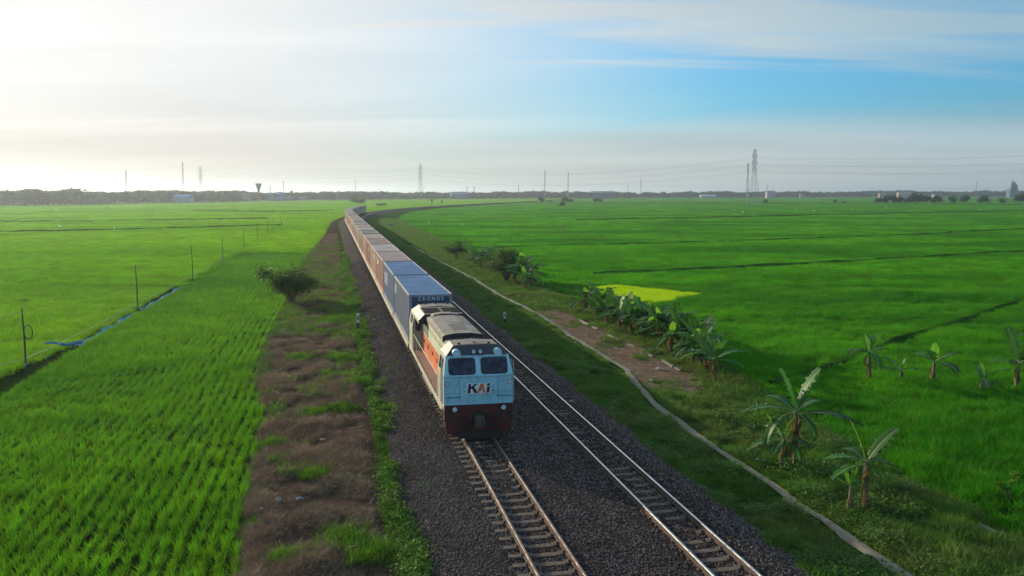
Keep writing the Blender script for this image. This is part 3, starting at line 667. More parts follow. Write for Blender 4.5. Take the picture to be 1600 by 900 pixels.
m_glass = solid('cab_glass', (.008, .010, .025), .12, c2=(.045, .055, .11), scale=2.6, spec=.35)  # paler noise tone paints reflection spots into the glass colour
m_lamp = solid('lamp_glass', (.62, .78, .86), .12, spec=.8); m_chrome = solid('lamp_rim', (.6, .6, .6), .25, 1.)
def rrect(x0, x1, z0, z1, r=.09, n=4):
    p = []
    for cx, cz, a0 in ((x1-r, z1-r, 0), (x0+r, z1-r, 90), (x0+r, z0+r, 180), (x1-r, z0+r, 270)):
        for i in range(n+1): a = R_(a0+90*i/n); p.append((cx+r*math.cos(a), cz+r*math.sin(a)))
    return p
def loco():
    t = empty('diesel_locomotive', label='white diesel locomotive with orange striped side leading the container train', cat='locomotive')
    # y = 0 front face, +y backwards, z = 0 rail top
    ZL, ZB, ZS, ZT, ZR = 1.118, 1.31, 2.42, 3.13, 3.46; LEAN, VIS = .30, .82; HB, HT, HR = 1.33, 1.22, .86; CL = 2.0
    def cab(flip, y_off):
        c = empty('cab'); c.parent = t
        if flip: c.rotation_euler = (0, 0, math.pi)
        c.location = (0, y_off, 0)
        # outer shell
        fr = [(-HB, 0, ZB), (HB, 0, ZB), (HB, 0, ZS), (-HB, 0, ZS), (HT, LEAN, ZT), (-HT, LEAN, ZT)]
        b = MB()
        b.add(fr, [(0, 1, 2, 3), (3, 2, 4, 5)], 0)                                    # front + windscreen plane
        b.add([(-HT, LEAN, ZT), (HT, LEAN, ZT), (HR, VIS, ZR), (-HR, VIS, ZR)], [(0, 1, 2, 3)], 1)      # navy visor
        for s in (-1, 1):
            b.add([(s*HB, 0, ZL), (s*HB, CL, ZL), (s*HB, CL, ZS), (s*HB, 0, ZS)], [(0, 1, 2, 3)], 2)
            b.add([(s*HB, 0, ZS), (s*HB, CL, ZS), (s*HT, CL, ZT), (s*HT, LEAN, ZT)], [(0, 1, 2, 3)], 2)
            b.add([(s*HT, LEAN, ZT), (s*HT, CL, ZT), (s*HR, CL, ZR), (s*HR, VIS, ZR)], [(0, 1, 2, 3)], 2)
        b.add([(-HR, VIS, ZR), (HR, VIS, ZR), (HR, CL, ZR), (-HR, CL, ZR), (0, VIS+.03, ZR+.05), (0, CL, ZR+.05)], [(0, 4, 5, 3), (4, 1, 2, 5), (0, 1, 4), (3, 5, 2)], 3)
        b.add([(-HB, CL, ZL), (HB, CL, ZL), (HB, CL, ZS), (HT, CL, ZT), (HR, CL, ZR), (-HR, CL, ZR), (-HT, CL, ZT), (-HB, CL, ZS)], [tuple(range(8))], 2)
        b.add([(-HB, 0, ZB), (HB, 0, ZB), (HB, CL, ZB), (-HB, CL, ZB)], [(0, 1, 2, 3)], 2)
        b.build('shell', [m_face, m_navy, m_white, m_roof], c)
        def onscreen(x, z, out=.02):             # a point on the sloping windscreen plane
            k = (z-ZS)/(ZT-ZS); return (x, LEAN*k-out, z)
        for s in (-1, 1):
            for (gx, nm, mm, o0) in ((0, 'window_frame', m_black, .012), (.035, 'windscreen', m_glass, .022)):
                pl = rrect(.10+gx, 1.14-gx, ZS+.04+gx, ZT-.06-gx, .12-gx*.6); v = []
                for q in (o0-.05, o0):
                    v += [onscreen(s*p[0], p[1], q) for p in pl]
                n = len(pl); w = MB(); w.add(v, [(i, (i+1) % n, n+(i+1) % n, n+i) for i in range(n)]+[tuple(range(n)), tuple(range(n, 2*n))]); w.build(nm, [mm], c)
            w = MB(); a = onscreen(s*.62, ZS+.04, .04); e = onscreen(s*.88, ZS+.42, .04); w.bar(a, e, .012); w.bar(onscreen(s*.88-.02, ZS+.28, .04), onscreen(s*.9, ZS+.56, .04), .016); w.build('wiper', [m_black], c)
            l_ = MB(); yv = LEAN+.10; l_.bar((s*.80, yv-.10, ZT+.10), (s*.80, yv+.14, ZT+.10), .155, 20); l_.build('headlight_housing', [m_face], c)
            l2 = MB(); l2.bar((s*.80, yv-.115, ZT+.10), (s*.80, yv-.098, ZT+.10), .135, 20); l2.build('headlight', [m_lamp], c)
            l3 = MB(); l3.bar((s*.13, yv-.03, ZT+.14), (s*.13, yv+.12, ZT+.14), .095, 16); q = l3.build('headlight_housing', [m_black], c)
            l3 = MB(); l3.bar((s*.13, yv-.045, ZT+.14), (s*.13, yv-.028, ZT+.14), .075, 16); l3.build('headlight', [m_lamp], c)
            # marker lamp recess, step recess
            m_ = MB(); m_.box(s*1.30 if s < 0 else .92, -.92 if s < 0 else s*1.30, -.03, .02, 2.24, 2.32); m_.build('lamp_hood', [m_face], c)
            m_ = MB(); m_.bar((s*1.20, -.05, 2.13), (s*1.20, .02, 2.13), .085, 14); m_.build('marker_lamp_rim', [m_chrome], c)
            m_ = MB(); m_.bar((s*1.20, -.065, 2.13), (s*1.20, -.045, 2.13), .062, 14); m_.build('marker_lamp', [m_lamp], c)
            m_ = MB(); m_.bar((s*.72, -.07, 1.62), (s*1.24, -.07, 1.62), .014, 6); m_.bar((s*.72, -.07, 1.62), (s*.72, .0, 1.62), .014, 6); m_.bar((s*1.24, -.07, 1.62), (s*1.24, 0, 1.62), .014, 6); m_.build('handrail', [m_black], c)
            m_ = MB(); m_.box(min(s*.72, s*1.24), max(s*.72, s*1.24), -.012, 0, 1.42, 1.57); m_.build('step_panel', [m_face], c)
            for zz in (1.82, 2.02): MB().disc((s*.56, -.012, zz), .018, 'y', .02, 8).build('bolt', [m_navy], c)
            # side window and door window
            sl = (HB-HT)/(ZT-ZS)
            def onside(y, z, out): return (s*(HB-sl*max(0, z-ZS)+out), y, z)
            for (ya, yb) in ((.62, 1.02), (1.22, 1.72)):
                v = [onside(y, z, o) for o in (-.02, .012) for (y, z) in rrect(ya, yb, ZS+.10, ZT-.14, .07)]; n = len(v)//2
                w = MB(); w.add(v, [(i, (i+1) % n, n+(i+1) % n, n+i) for i in range(n)]+[tuple(range(n)), tuple(range(n, 2*n))]); w.build('side_window', [m_glass], c)
            w = MB()
            for yy in (.12, .48): w.bar((s*(HB+.06), yy, ZB+.05), (s*(HB+.04), yy, ZT-.2), .018, 6)
            w.build('grab_rail', [m_white], c)
        # door with a tall rounded window in the wall that faces the walkway
        for s in (-1, 1):
            v = [(s*p[0], CL+o, p[1]) for o in (-.01, .014) for p in rrect(.86, 1.16, 2.16, 2.92, .12)]; n = len(v)//2
            w = MB(); w.add(v, [(i, (i+1) % n, n+(i+1) % n, n+i) for i in range(n)]+[tuple(range(n)), tuple(range(n, 2*n))]); w.build('door_window', [m_glass], c)
            MB().box(min(s*.86, s*.89), max(s*.86, s*.89), CL, CL+.05, 1.9, 2.05).build('door_handle', [m_chrome], c)
        # seams on the nose (thin recess strips), visor lip
        w = MB()
        for xx in (-.74, .74): w.box(xx-.006, xx+.006, -.006, .0, 1.40, ZS-.05)
        for xx in (-.36, .36): w.box(xx-.005, xx+.005, -.006, .0, 1.40, 1.66)
        w.box(-.36, .36, -.006, 0, 1.655, 1.665); w.box(-HB+.03, -.74, -.006, 0, 1.76, 1.77); w.box(.74, HB-.03, -.006, 0, 1.76, 1.77)
        w.box(-HB+.03, HB-.03, -.008, 0, 2.355, 2.368); w.build('panel_joint', [solid('joint_dark', (.16, .22, .26), .7)], c)
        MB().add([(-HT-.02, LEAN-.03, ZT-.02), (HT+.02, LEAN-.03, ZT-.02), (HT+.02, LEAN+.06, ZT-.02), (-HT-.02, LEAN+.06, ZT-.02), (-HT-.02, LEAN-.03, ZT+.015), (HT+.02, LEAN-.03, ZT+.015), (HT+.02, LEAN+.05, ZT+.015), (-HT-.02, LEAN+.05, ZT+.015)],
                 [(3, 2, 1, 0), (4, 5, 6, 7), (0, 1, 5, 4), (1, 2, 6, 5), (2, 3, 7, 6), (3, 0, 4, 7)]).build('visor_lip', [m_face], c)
        # roof fittings
        for xx in (-.62, .0, .55): MB().box(xx-.05, xx+.05, .92+.15*(xx == 0), 1.02+.15*(xx == 0), ZR-.01, ZR+.08).build('roof_bolt_box', [m_black], c)
        return c
    cf = cab(False, 0.); cr = cab(True, 15.3); cr.scale = (1, 1, .975)
    # logo plate on the front
    lg = empty('logo_plate'); lg.parent = cf; lg.location = (0, -.004, 1.90)
    k = .92
    MB().box(-.50*k, .50*k, -.012, 0, -.20*k, .24*k).build('plate', [solid('plate_white', (.84, .84, .82), .5)], lg)
    def gl(polys, mat, nm, y=-.016, sh=.10):
        w = MB()
        for pl in polys: w.prism([((x+sh*z)*k, z*k) for x, z in pl], 'y', y, -.012)
        w.build(nm, [mat], lg)
    gl([[(-.45, -.17), (-.34, -.17), (-.34, .22), (-.45, .22)], [(-.34, .0), (-.34, .09), (-.19, .22), (-.05, .22)], [(-.30, .05), (-.22, .12), (-.02, -.17), (-.16, -.17)]], m_navy, 'letter_k')
    gl([[(-.06, -.17), (.05, -.17), (.165, .22), (.06, .22)], [(.10, .22), (.165, .22), (.30, -.17), (.19, -.17)], [(.0, -.07), (.0, .01), (.25, .01), (.25, -.07)]], m_logoorange, 'letter_a')
    gl([[(.34, -.17), (.455, -.17), (.455, .22), (.34, .22)]], m_navy, 'letter_i', y=-.0165)
    gl([[(-.08, -.16), (-.04, -.16), (.50, .14), (.50, .17)]], MATS['plate_white'], 'slash', y=-.020, sh=0)
    # frame, skirt, pilot
    b = MB(); b.box(-1.30, 1.30, .25, 15.05, .92, 1.115); b.box(-.7, .7, .3, 15.0, .55, .92); b.build('underframe', [m_under], t)
    b = MB(); b.box(-1.32, 1.32, -.02, .30, .74, 1.306); b.build('buffer_beam', [m_red], t)
    b = MB(); b.prism([(-1.30, .74), (1.30, .74), (1.24, .22), (.75, .08), (-.75, .08), (-1.24, .22)], 'y', .0, .12); b.build('pilot', [m_red], t)
    b = MB(); b.prism([(-.85, .28), (.85, .28), (.80, .03), (-.80, .03)], 'y', -.14, .0); b.build('snowplough_blade', [m_black], t)
    b = MB(); b.box(-.16, .16, -.42, .0, .60, .88); b.box(-.22, .04, -.62, -.40, .55, .92, 0, .02, .02); b.box(.06, .15, -.56, -.38, .60, .86); b.build('coupler', [m_under], t)
    b = MB(); b.bar((0, -.04, .74), (0, .0, .74), .30, 20); b.build('coupler_pocket', [m_black], t)
    for s in (-1, 1):
        for q in (.45, .60, .75):
            pts = [(s*q, -.02, .86), (s*q, -.12, .78), (s*q, -.14, .55), (s*q*.95, -.08, .38)]; MB().tube(pts, [.022]*4, 6).build('brake_hose', [m_black], t)
        MB().bar((s*.94, -.12, 1.17), (s*.94, .0, 1.17), .11, 16).build('lamp_housing', [m_navy], t)
        MB().bar((s*.94, -.135, 1.17), (s*.94, -.118, 1.17), .09, 16).build('ditch_light', [m_lamp], t)
        for (yy, nm) in ((.15, 0), (15.15, 1)):
            b = MB()
            for zz in (.45, .70, .93): b.box(min(s*1.18, s*1.40), max(s*1.18, s*1.40), yy, yy+.32, zz-.015, zz+.015)
            b.bar((s*1.38, yy, .40), (s*1.38, yy, 1.1), .018); b.bar((s*1.38, yy+.32, .40), (s*1.38, yy+.32, 1.1), .018); b.build('cab_steps', [m_under], t)
    b = MB(); b.box(-1.32, 1.32, 15.0, 15.32, .74, 1.112); b.build('rear_buffer_beam', [m_red], t)
    b = MB(); b.box(-.16, .16, 15.3, 15.9, .60, .88); b.build('rear_coupler', [m_under], t)
    # walkways
    for s in (-1, 1):
        x0, x1 = (s*1.33, s*.80) if s < 0 else (s*.80, s*1.33)
        MB().box(x0, x1, CL+.01, 13.29, 1.116, 1.15).build('walkway', [m_deck], t)
        MB().box(s*1.345-.012, s*1.345+.012, .32, 14.98, .96, 1.19).build('side_sill', [solid('sill_cream', (.62, .56, .44), .5, dirt=(.30, .2, .14))], t)
        b = MB(); ys = np.linspace(CL+.5, 12.9, 8)
        for yy in ys: b.bar((s*1.30, yy, 1.15), (s*1.30, yy, 2.0), .014, 6)
        b.bar((s*1.30, ys[0], 2.0), (s*1.30, ys[-1], 2.0), .014, 6); b.build('handrail', [m_cream], t)
    # hood: side walls made of doors, lower orange and upper cream
    HX = .82; ZH = 3.10
    MB().box(-HX+.03, HX-.03, CL, 13.3, 1.15, ZH-.02).build('hood_core', [m_cream], t)
    for s in (-1, 1):
        y = CL+.02; i = 0
        while y < 13.0:
            wdt = .62; mo = m_cream if (y < 3.1) else m_orange; xx = (min(s*(HX-.03), s*HX), max(s*(HX-.03), s*HX))
            zc = 2.15 if y > 3.1 else 2.15
            MB().box(*xx, y+.012, y+wdt-.012, 1.17, zc).build('hood_door', [mo], t)
            MB().box(*xx, y+.012, y+wdt-.012, zc+.012, ZH-.30).build('hood_door', [m_cream], t)
            MB().box(*xx, y+.012, y+wdt-.012, ZH-.288, ZH-.03).build('hood_panel', [m_cream], t)
            MB().box(*((min(s*HX, s*(HX+.025)), max(s*HX, s*(HX+.025)))), y+wdt*.5-.03, y+wdt*.5+.03, ZH-.40, ZH-.34).build('door_latch', [m_black], t)
            if i % 3 == 1: MB().box(*((min(s*HX, s*(HX+.03)), max(s*HX, s*(HX+.03)))), y+.08, y+.12, 1.7, 1.9).build('door_handle', [m_black], t)
            y += wdt; i += 1
        for (ya, yb) in ((10.2, 10.75), (11.1, 11.65), (12.0, 12.7)):
            MB().box(*((min(s*HX, s*(HX+.012)), max(s*HX, s*(HX+.012)))), ya, yb, 2.25, 2.85).build('air_intake', [m_grille], t)
        MB().bar((s*(HX+.05), CL+.12, 1.2), (s*(HX+.05), CL+.12, 3.1), .02, 6).build('grab_rail', [m_white], t)
        MB().bar((s*(HX+.05), CL+.52, 1.2), (s*(HX+.05), CL+.52, 3.1), .02, 6).build('grab_rail', [m_white], t)
    def roofsec(nm, y0, y1, hx, z0, z1, zc, mats, lip=.04, fascia=True):
        b = MB(); pr = [(-hx, z0), (-hx, z1-.06), (-hx+.10, z1), (-hx*.4, zc), (hx*.4, zc), (hx-.10, z1), (hx, z1-.06), (hx, z0)]
        n = len(pr); v = [(x, y0, z) for x, z in pr]+[(x, y1, z) for x, z in pr]
        b.add(v, [(i, i+1, n+i+1, n+i) for i in range(n-1)]+[tuple(range(n, 2*n))], 0); b.add(v, [tuple(range(n))], 1)
        return b.build(nm, mats, t)
    roofsec('front_roof', CL+.03, 3.95, HX, ZH-.02, 3.18, 3.22, [m_roof, m_roof])
    roofsec('engine_hatch', 3.98, 7.2, HX+.06, 3.06, 3.36, 3.43, [m_roof, m_black])
    roofsec('engine_hatch', 7.22, 9.7, HX+.06, 3.06, 3.36, 3.43, [m_roof, m_black])
    roofsec('exhaust_hatch', 9.73, 10.35, HX-.14, 3.2, 3.44, 3.49, [m_roof, m_black])
    roofsec('rear_roof', 9.72, 10.6, HX+.05, 3.06, 3.26, 3.30, [m_roof, m_black])
    b = MB(); x = HX+.42                                   # wide radiator housing on the roof
    pr = [(-HX, 2.84), (-x, 2.88), (-x, 3.06), (-x+.28, 3.34), (x-.28, 3.34), (x, 3.06), (x, 2.88), (HX, 2.84)]; n = len(pr)
    v = [(p, 10.65, z) for p, z in pr]+[(p, 13.25, z) for p, z in pr]; b.add(v, [(i, i+1, n+i+1, n+i) for i in range(n-1)]+[tuple(range(n, 2*n)), (7, 0, n, n+7)], 0); b.add(v, [tuple(range(n))], 1)
    b.build('radiator_housing', [m_white, m_grille], t)
    MB().box(-x+.30, x-.30, 10.70, 13.2, 3.341, 3.36).build('radiator_roof', [m_roof], t)
    for a0, a1 in ((-.92, -.05), (.05, .92)):
        b = MB(); b.box(a0, a1, 11.0, 12.8, 3.362, 3.38)
        b.build('radiator_grille', [m_grille], t)
        for j in range(12): MB().box(a0+.02, a1-.02, 11.05+j*.146, 11.09+j*.146, 3.382, 3.402).build('grille_slat', [m_grille], t)
    MB().box(-.30, .34, 5.0, 6.6, 3.425, 3.442).build('soot_hatch', [solid('soot', (.13, .115, .11), .8)], t)
    for xx in (-.55, -.33):
        MB().tube([(xx, 3.10, 3.30), (xx, 2.72, 3.32)], [.045, .12], 12).build('horn', [m_black], t)
        MB().disc((xx, 2.715, 3.32), .07, 'y', .02, 12).build('horn_mouth', [m_chrome], t)
    MB().box(.22, .34, 2.6, 2.8, 3.22, 3.32).build('roof_antenna', [m_black], t)
    MB().bar((.28, 2.7, 3.32), (.28, 2.7, 3.6), .012).build('antenna_rod', [m_black], t)
    for q in range(5): MB().box(-.1+q*.22, -.02+q*.22, 3.72, 3.82, 3.2, 3.28).build('roof_bolt_box', [m_black], t)
    # running gear
    for yc in (3.1, 12.2):
        bg = bogie(t, yc, 3.3, 3, .457, half=1.02, mat=solid('loco_bogie', (.075, .06, .055), .7, c2=(.16, .12, .10), scale=5))
        for i in range(3): wheelset(bg, yc-1.65+1.65*i, .457)
        for sx in (-1, 1): MB().bar((sx*1.1, yc-.6, .5), (sx*1.16, yc+.6, .62), .045, 8).build('brake_cylinder', [m_chrome], bg)
    b = MB(); b.prism([(-1.15, .85), (-1.2, .45), (-.8, .2), (.8, .2), (1.2, .45), (1.15, .85)], 'y', 5.6, 9.7); b.build('fuel_tank', [m_under], t)
    return t
lo = loco(); local(lo, 12.55, 0., 1.0)

# ---- flat wagons and containers
m_sill = solid('wagon_sill', (.52, .44, .35), .7, c2=(.40, .33, .26), scale=3, dirt=(.22, .15, .11))
def wagon():
    t = empty('flat_wagon')
    b = MB()
    for sx in (-1, 1): b.box(sx*1.24-.06, sx*1.24+.06, .05, 12.45, .62, .955)
    b.build('side_sill', [m_sill], t)
    b = MB(); b.box(-1.17, 1.17, .05, 12.45, .84, .93); b.box(-.25, .25, .2, 12.3, .5, .84); b.build('deck', [m_deck], t)
    b = MB(); b.box(-1.2, 1.2, -.02, .05, .66, .96); b.box(-1.2, 1.2, 12.45, 12.52, .66, .96); b.build('end_beam', [m_under], t)
    b = MB(); b.box(-.12, .12, -.16, 0, .62, .84); b.box(-.12, .12, 12.5, 12.66, .62, .84); b.build('coupler', [m_under], t)
    for yc in (1.9, 10.6):
        bg = bogie(t, yc, 1.75, 2, .387, half=.95)
        for d in (-.875, .875): wheelset(bg, yc+d, .387)
    return t
CONT_Z = .962; CW = 1.219; CH = 2.69
def corr(n, depth=.036):                     # corrugation offsets along a length of n waves
    p = []
    for i in range(n):
        for f, d in ((0., 0), (.34, 0), (.5, 1), (.84, 1)): p.append(((i+f)/n, d*depth))
    p.append((1., 0)); return p
CMESH = {}
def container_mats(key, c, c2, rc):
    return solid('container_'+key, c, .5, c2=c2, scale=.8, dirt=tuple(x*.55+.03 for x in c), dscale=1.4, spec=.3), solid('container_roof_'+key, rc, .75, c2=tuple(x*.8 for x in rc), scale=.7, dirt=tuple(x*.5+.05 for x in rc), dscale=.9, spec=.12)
def container_meshes(key, mats, L=12.19):
    k_ = (key, L)
    if k_ in CMESH: return CMESH[k_]
    m, mr = mats; out = []; H = CH; n = int(L/12.19*42)
    side = []
    for s in (-1, 1):
        b = MB(); c = corr(n); v = []; f = []
        for (u, d) in c:
            y = .17+(L-.34)*u; x = s*(CW-.012-d)
            v += [(x, y, .17), (x, y, H-.10)]
        for i in range(len(c)-1): f.append((2*i, 2*i+2, 2*i+3, 2*i+1))
        b.add(v, f); side.append(b.mesh('side_panel', [m]))
    b = MB(); c = corr(int(n*.9), .02); v = []; f = []
    for (u, d) in c: y = .1+(L-.2)*u; v += [(-CW+.06, y, H-.012-d), (CW-.06, y, H-.012-d)]
    for i in range(len(c)-1): f.append((2*i, 2*i+1, 2*i+3, 2*i+2))
    b.add(v, f); roof = b.mesh('roof_panel', [mr])
    b = MB(); c = corr(8, .04); v = []; f = []
    for (u, d) in c: x = -CW+.16+(2*CW-.32)*u; v += [(x, .012+d, .17), (x, .012+d, H-.10)]
    for i in range(len(c)-1): f.append((2*i, 2*i+2, 2*i+3, 2*i+1))
    b.add(v, f); end = b.mesh('end_panel', [m])
    b = MB()
    b.box(0, .16, 0, .17, 0, H)
    b2 = MB()
    for s in (-1, 1):
        x0, x1 = (-CW, -CW+.08) if s < 0 else (CW-.08, CW)
        b2.box(x0, x1, .17, L-.17, 0, .17); b2.box(x0, x1, .17, L-.17, H-.10, H)
    for y0 in (.002, L-.10): b2.box(-CW+.16, CW-.16, y0, y0+.1, .0, .17); b2.box(-CW+.16, CW-.16, y0, y0+.1, H-.12, H-.002)
    b3 = MB()
    for s in (-1, 1): b3.box(min(s*(CW-.07), s*(CW+.004)), max(s*(CW-.07), s*(CW+.004)), .17, L-.17, H-.04, H+.012)
    post = b.mesh('corner_post', [m]); rails = b2.mesh('frame_rails', [m]); edge = b3.mesh('roof_rail', [m_edge])
    d = MB(); d.box(-CW+.17, -.01, L-.09, L-.04, .18, H-.13); d.box(.01, CW-.17, L-.09, L-.04, .18, H-.13); door = d.mesh('end_doors', [m])
    for q in (-.85, -.35, .35, .85): d.bar((q, L-.02, .2), (q, L-.02, H-.16), .02, 6)
    door = d.mesh('end_doors', [m])
    fl = MB(); fl.box(-CW+.08, CW-.08, .1, L-.1, .06, .14); floor = fl.mesh('floor', [m])
    CMESH[k_] = (side[0], side[1], roof, end, post, rails, door, floor, edge); return CMESH[k_]
def container(key, mats, label, L=12.19, group='containers on the train'):
    t = empty('shipping_container', label=label, cat='container', group=group)
    s0, s1, roof, end, post, rails, door, floor, edge = container_meshes(key, mats, L)
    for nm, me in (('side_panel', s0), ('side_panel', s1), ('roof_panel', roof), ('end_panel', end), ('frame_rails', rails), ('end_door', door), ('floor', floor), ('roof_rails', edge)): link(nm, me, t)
    for px_ in (-CW, CW-.16):
        for py_ in (0, L-.17): link('corner_post', post, t, (px_, py_, 0))
    return t
m_edge = solid('container_edge_worn', (.50, .44, .38), .6, c2=(.40, .34, .29), scale=1.5)
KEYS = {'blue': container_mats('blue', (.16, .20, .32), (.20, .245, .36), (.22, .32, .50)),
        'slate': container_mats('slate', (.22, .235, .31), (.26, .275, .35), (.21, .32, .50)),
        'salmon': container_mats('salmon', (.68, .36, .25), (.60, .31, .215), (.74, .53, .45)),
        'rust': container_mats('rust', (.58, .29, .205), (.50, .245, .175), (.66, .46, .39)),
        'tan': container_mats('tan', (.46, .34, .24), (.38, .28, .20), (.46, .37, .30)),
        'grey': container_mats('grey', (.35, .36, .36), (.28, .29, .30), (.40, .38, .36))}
ordn = ['first', 'second', 'third', 'fourth', 'fifth', 'sixth', 'seventh', 'eighth', 'ninth', 'tenth', 'eleventh', 'twelfth', 'thirteenth', 'fourteenth', 'fifteenth', 'sixteenth', 'seventeenth', 'eighteenth', 'nineteenth', 'twentieth',
        'twenty first', 'twenty second', 'twenty third', 'twenty fourth', 'twenty fifth', 'twenty sixth', 'twenty seventh', 'twenty eighth', 'twenty ninth', 'thirtieth']
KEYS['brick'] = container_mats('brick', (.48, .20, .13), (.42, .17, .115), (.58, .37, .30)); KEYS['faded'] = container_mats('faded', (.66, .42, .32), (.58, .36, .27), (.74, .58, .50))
seq = ['slate', 'blue', 'rust', 'faded', 'brick', 'salmon', 'tan', 'faded', 'salmon', 'rust', 'grey', 'salmon', 'rust', 'salmon', 'rust', 'tan', 'salmon', 'rust', 'salmon', 'salmon', 'rust', 'salmon', 'rust', 'salmon', 'grey', 'salmon', 'rust', 'grey', 'grey']
NAMES = {'brick': 'brick red container', 'faded': 'faded pinkish container', 'slate': 'dark blue container with pale lettering right behind the locomotive', 'blue': 'blue container', 'salmon': 'salmon pink container', 'rust': 'rust red container', 'tan': 'tan container', 'grey': 'grey container'}
w0 = wagon(); PITCHW = 12.74
for i in range(29):
    l = 28.85+PITCHW*i; w = w0 if i == 0 else copy_tree(w0)
    local(w, l, .0 if i else .02, 1.0)
    h = -float(heading(l+6)); w.rotation_euler = (0, 0, h)
    tag(w, '%s flat wagon behind the locomotive, under the %s' % (ordn[i], NAMES[seq[i]] if i else 'dark blue container with pale lettering'), 'wagon', 'flat wagons of the train')
    short = i in (6, 7, 8, 9, 14, 19)
    c = container(seq[i], KEYS[seq[i]], NAMES[seq[i]] if i == 0 else '%s, %s one behind the locomotive' % (NAMES[seq[i]], ordn[i]), 10.3 if short else 11.98)
    local(c, l, 0, 1.0+CONT_Z); x, y = P2(0, l); c.rotation_euler = (0, 0, h)
    c.location = (x+math.sin(-h)*(1.7 if short else .3), y+math.cos(h)*(1.7 if short else .3), 1.0+CONT_Z)
    if 2 <= i < 12:
        b = MB(); rr = random.Random(i); ya = rr.uniform(1.0, 8.0)
        b.box(-CW-.004, -CW+.05, ya, ya+rr.uniform(.8, 1.8), 1.75, 2.15); b.box(-CW-.004, -CW+.05, 10.0, 10.9, 2.1, 2.3)
        b.build('side_marking', [solid('faded_marking_pale', (.62, .52, .46), .7)], c)
    if i < 2:
        for ch in c.children:
            if ch.name.split('.')[0] in ('end_panel', 'end_door'): ch.material_slots[0].link = 'OBJECT'; ch.material_slots[0].material = m_endnavy
    if i == 0:
        cu = bpy.data.curves.new('lettering', 'FONT'); cu.body = 'CRONOS'; cu.size = .27; cu.space_character = 1.45; cu.align_x = 'CENTER'; cu.extrude = .004
        tmp = bpy.data.objects.new('tmp', cu); COL.objects.link(tmp); bpy.context.view_layer.update()
        me = bpy.data.meshes.new_from_object(tmp.evaluated_get(bpy.context.evaluated_depsgraph_get())); bpy.data.objects.remove(tmp)
        me.materials.clear(); me.materials.append(solid('container_lettering', (.85, .86, .86), .5))
        o = link('lettering', me, c, (.02, -.008, 2.36), (math.pi/2, 0, 0), (1., 1., 1)); 
        MB().box(-CW+.2, CW-.2, -.003, .012, 2.26, 2.555).build('name_board', [m_endnavy], c)
    if i in (0, 1):      # faded white marks on the long side
        b = MB()
        for (ya, yb, za, zb) in (((9.6, 10.2, 1.7, 2.25), (10.5, 11.2, 1.6, 2.2)) if i == 0 else ((6.6, 7.3, 1.2, 2.2), (7.7, 8.3, 1.2, 2.1), (8.8, 9.5, 1.1, 2.05), (9.9, 10.5, 1.1, 2.0))):
            b.box(-CW-.004, -CW+.05, ya, yb, za, zb)
        b.build('side_marking', [solid('faded_marking', (.24, .28, .36), .6)], c)

# ================================================================== BANANA PLANTS
def leaf_mesh(name, L, W, bend, seed, mat, tears=5, fold=.12, droop=0.):
    r = random.Random(seed); n = 18; V = []; Fc = []; mi = []
    ang = 0.; x = z = 0.; pts = []
    for i in range(n+1):
        pts.append((x, z)); t = i/n; a = ang-bend*t-droop*t*t; x += math.cos(a)*L/n; z += math.sin(a)*L/n
    torn = set(r.sample(range(4, n-1), tears))
    for side in (-1, 1):
        for i in range(n):
            t0, t1 = i/n, (i+1)/n
            def w(t): return 0.03 if t < .14 else W*max(.02, (1-((t-.55)/.47)**2))**.6 if .09 < t < 1.01 else .02
            g = .10 if i in torn else .0
            dz = r.uniform(-.16, .05)*(1 if i in torn else .3)
            for (ta, tb) in ((t0, t1-g*t0/n*3 if g else t1),):
                b = len(V); (xa, za) = pts[i]; (xb, zb) = pts[i+1]
                wa, wb = w(ta)*r.uniform(.94, 1.03), w(t1)*(.9 if g else 1)
                V += [(xa, side*.012, za), (xb, side*.012, zb), (xb+.05, side*wb*.55, zb+fold*wb*.4), (xa+.05, side*wa*.55, za+fold*wa*.4),
                      (xb+.08-(.10 if g else 0)-r.uniform(0, .02), side*wb*r.uniform(.93, 1), zb+dz*.6), (xa+.08+r.uniform(0, .03), side*wa, za+dz*.9-.02*(i % 3))]
                Fc += [(b, b+1, b+2, b+3), (b+3, b+2, b+4, b+5)]; mi += [0, 0]
    b = MB(); b.v = V; b.f = Fc; b.m = mi
    b.tube([(p[0], 0, p[1]-.005) for p in pts[::3]], [.028*(1-.8*i/6) for i in range(len(pts[::3]))], 4, 1)
    return b.mesh(name, [mat, m_rib])
m_rib = solid('leaf_midrib', (.28, .36, .12), .5)
LM = {'a': leaf_mesh('leaf', 2.3, .38, .5, 1, m_ban, 8), 'b': leaf_mesh('leaf', 2.2, .36, 1.1, 2, m_ban, 10), 'c': leaf_mesh('leaf', 2.1, .34, 1.7, 3, m_ban, 12, .0),
      'y': leaf_mesh('leaf', 2.0, .30, .25, 4, m_bany, 3), 'd': leaf_mesh('leaf', 1.7, .16, 2.5, 5, m_band, 8, -.5, .5), 'h': leaf_mesh('leaf', 2.2, .35, .8, 6, m_ban, 11, .2)}
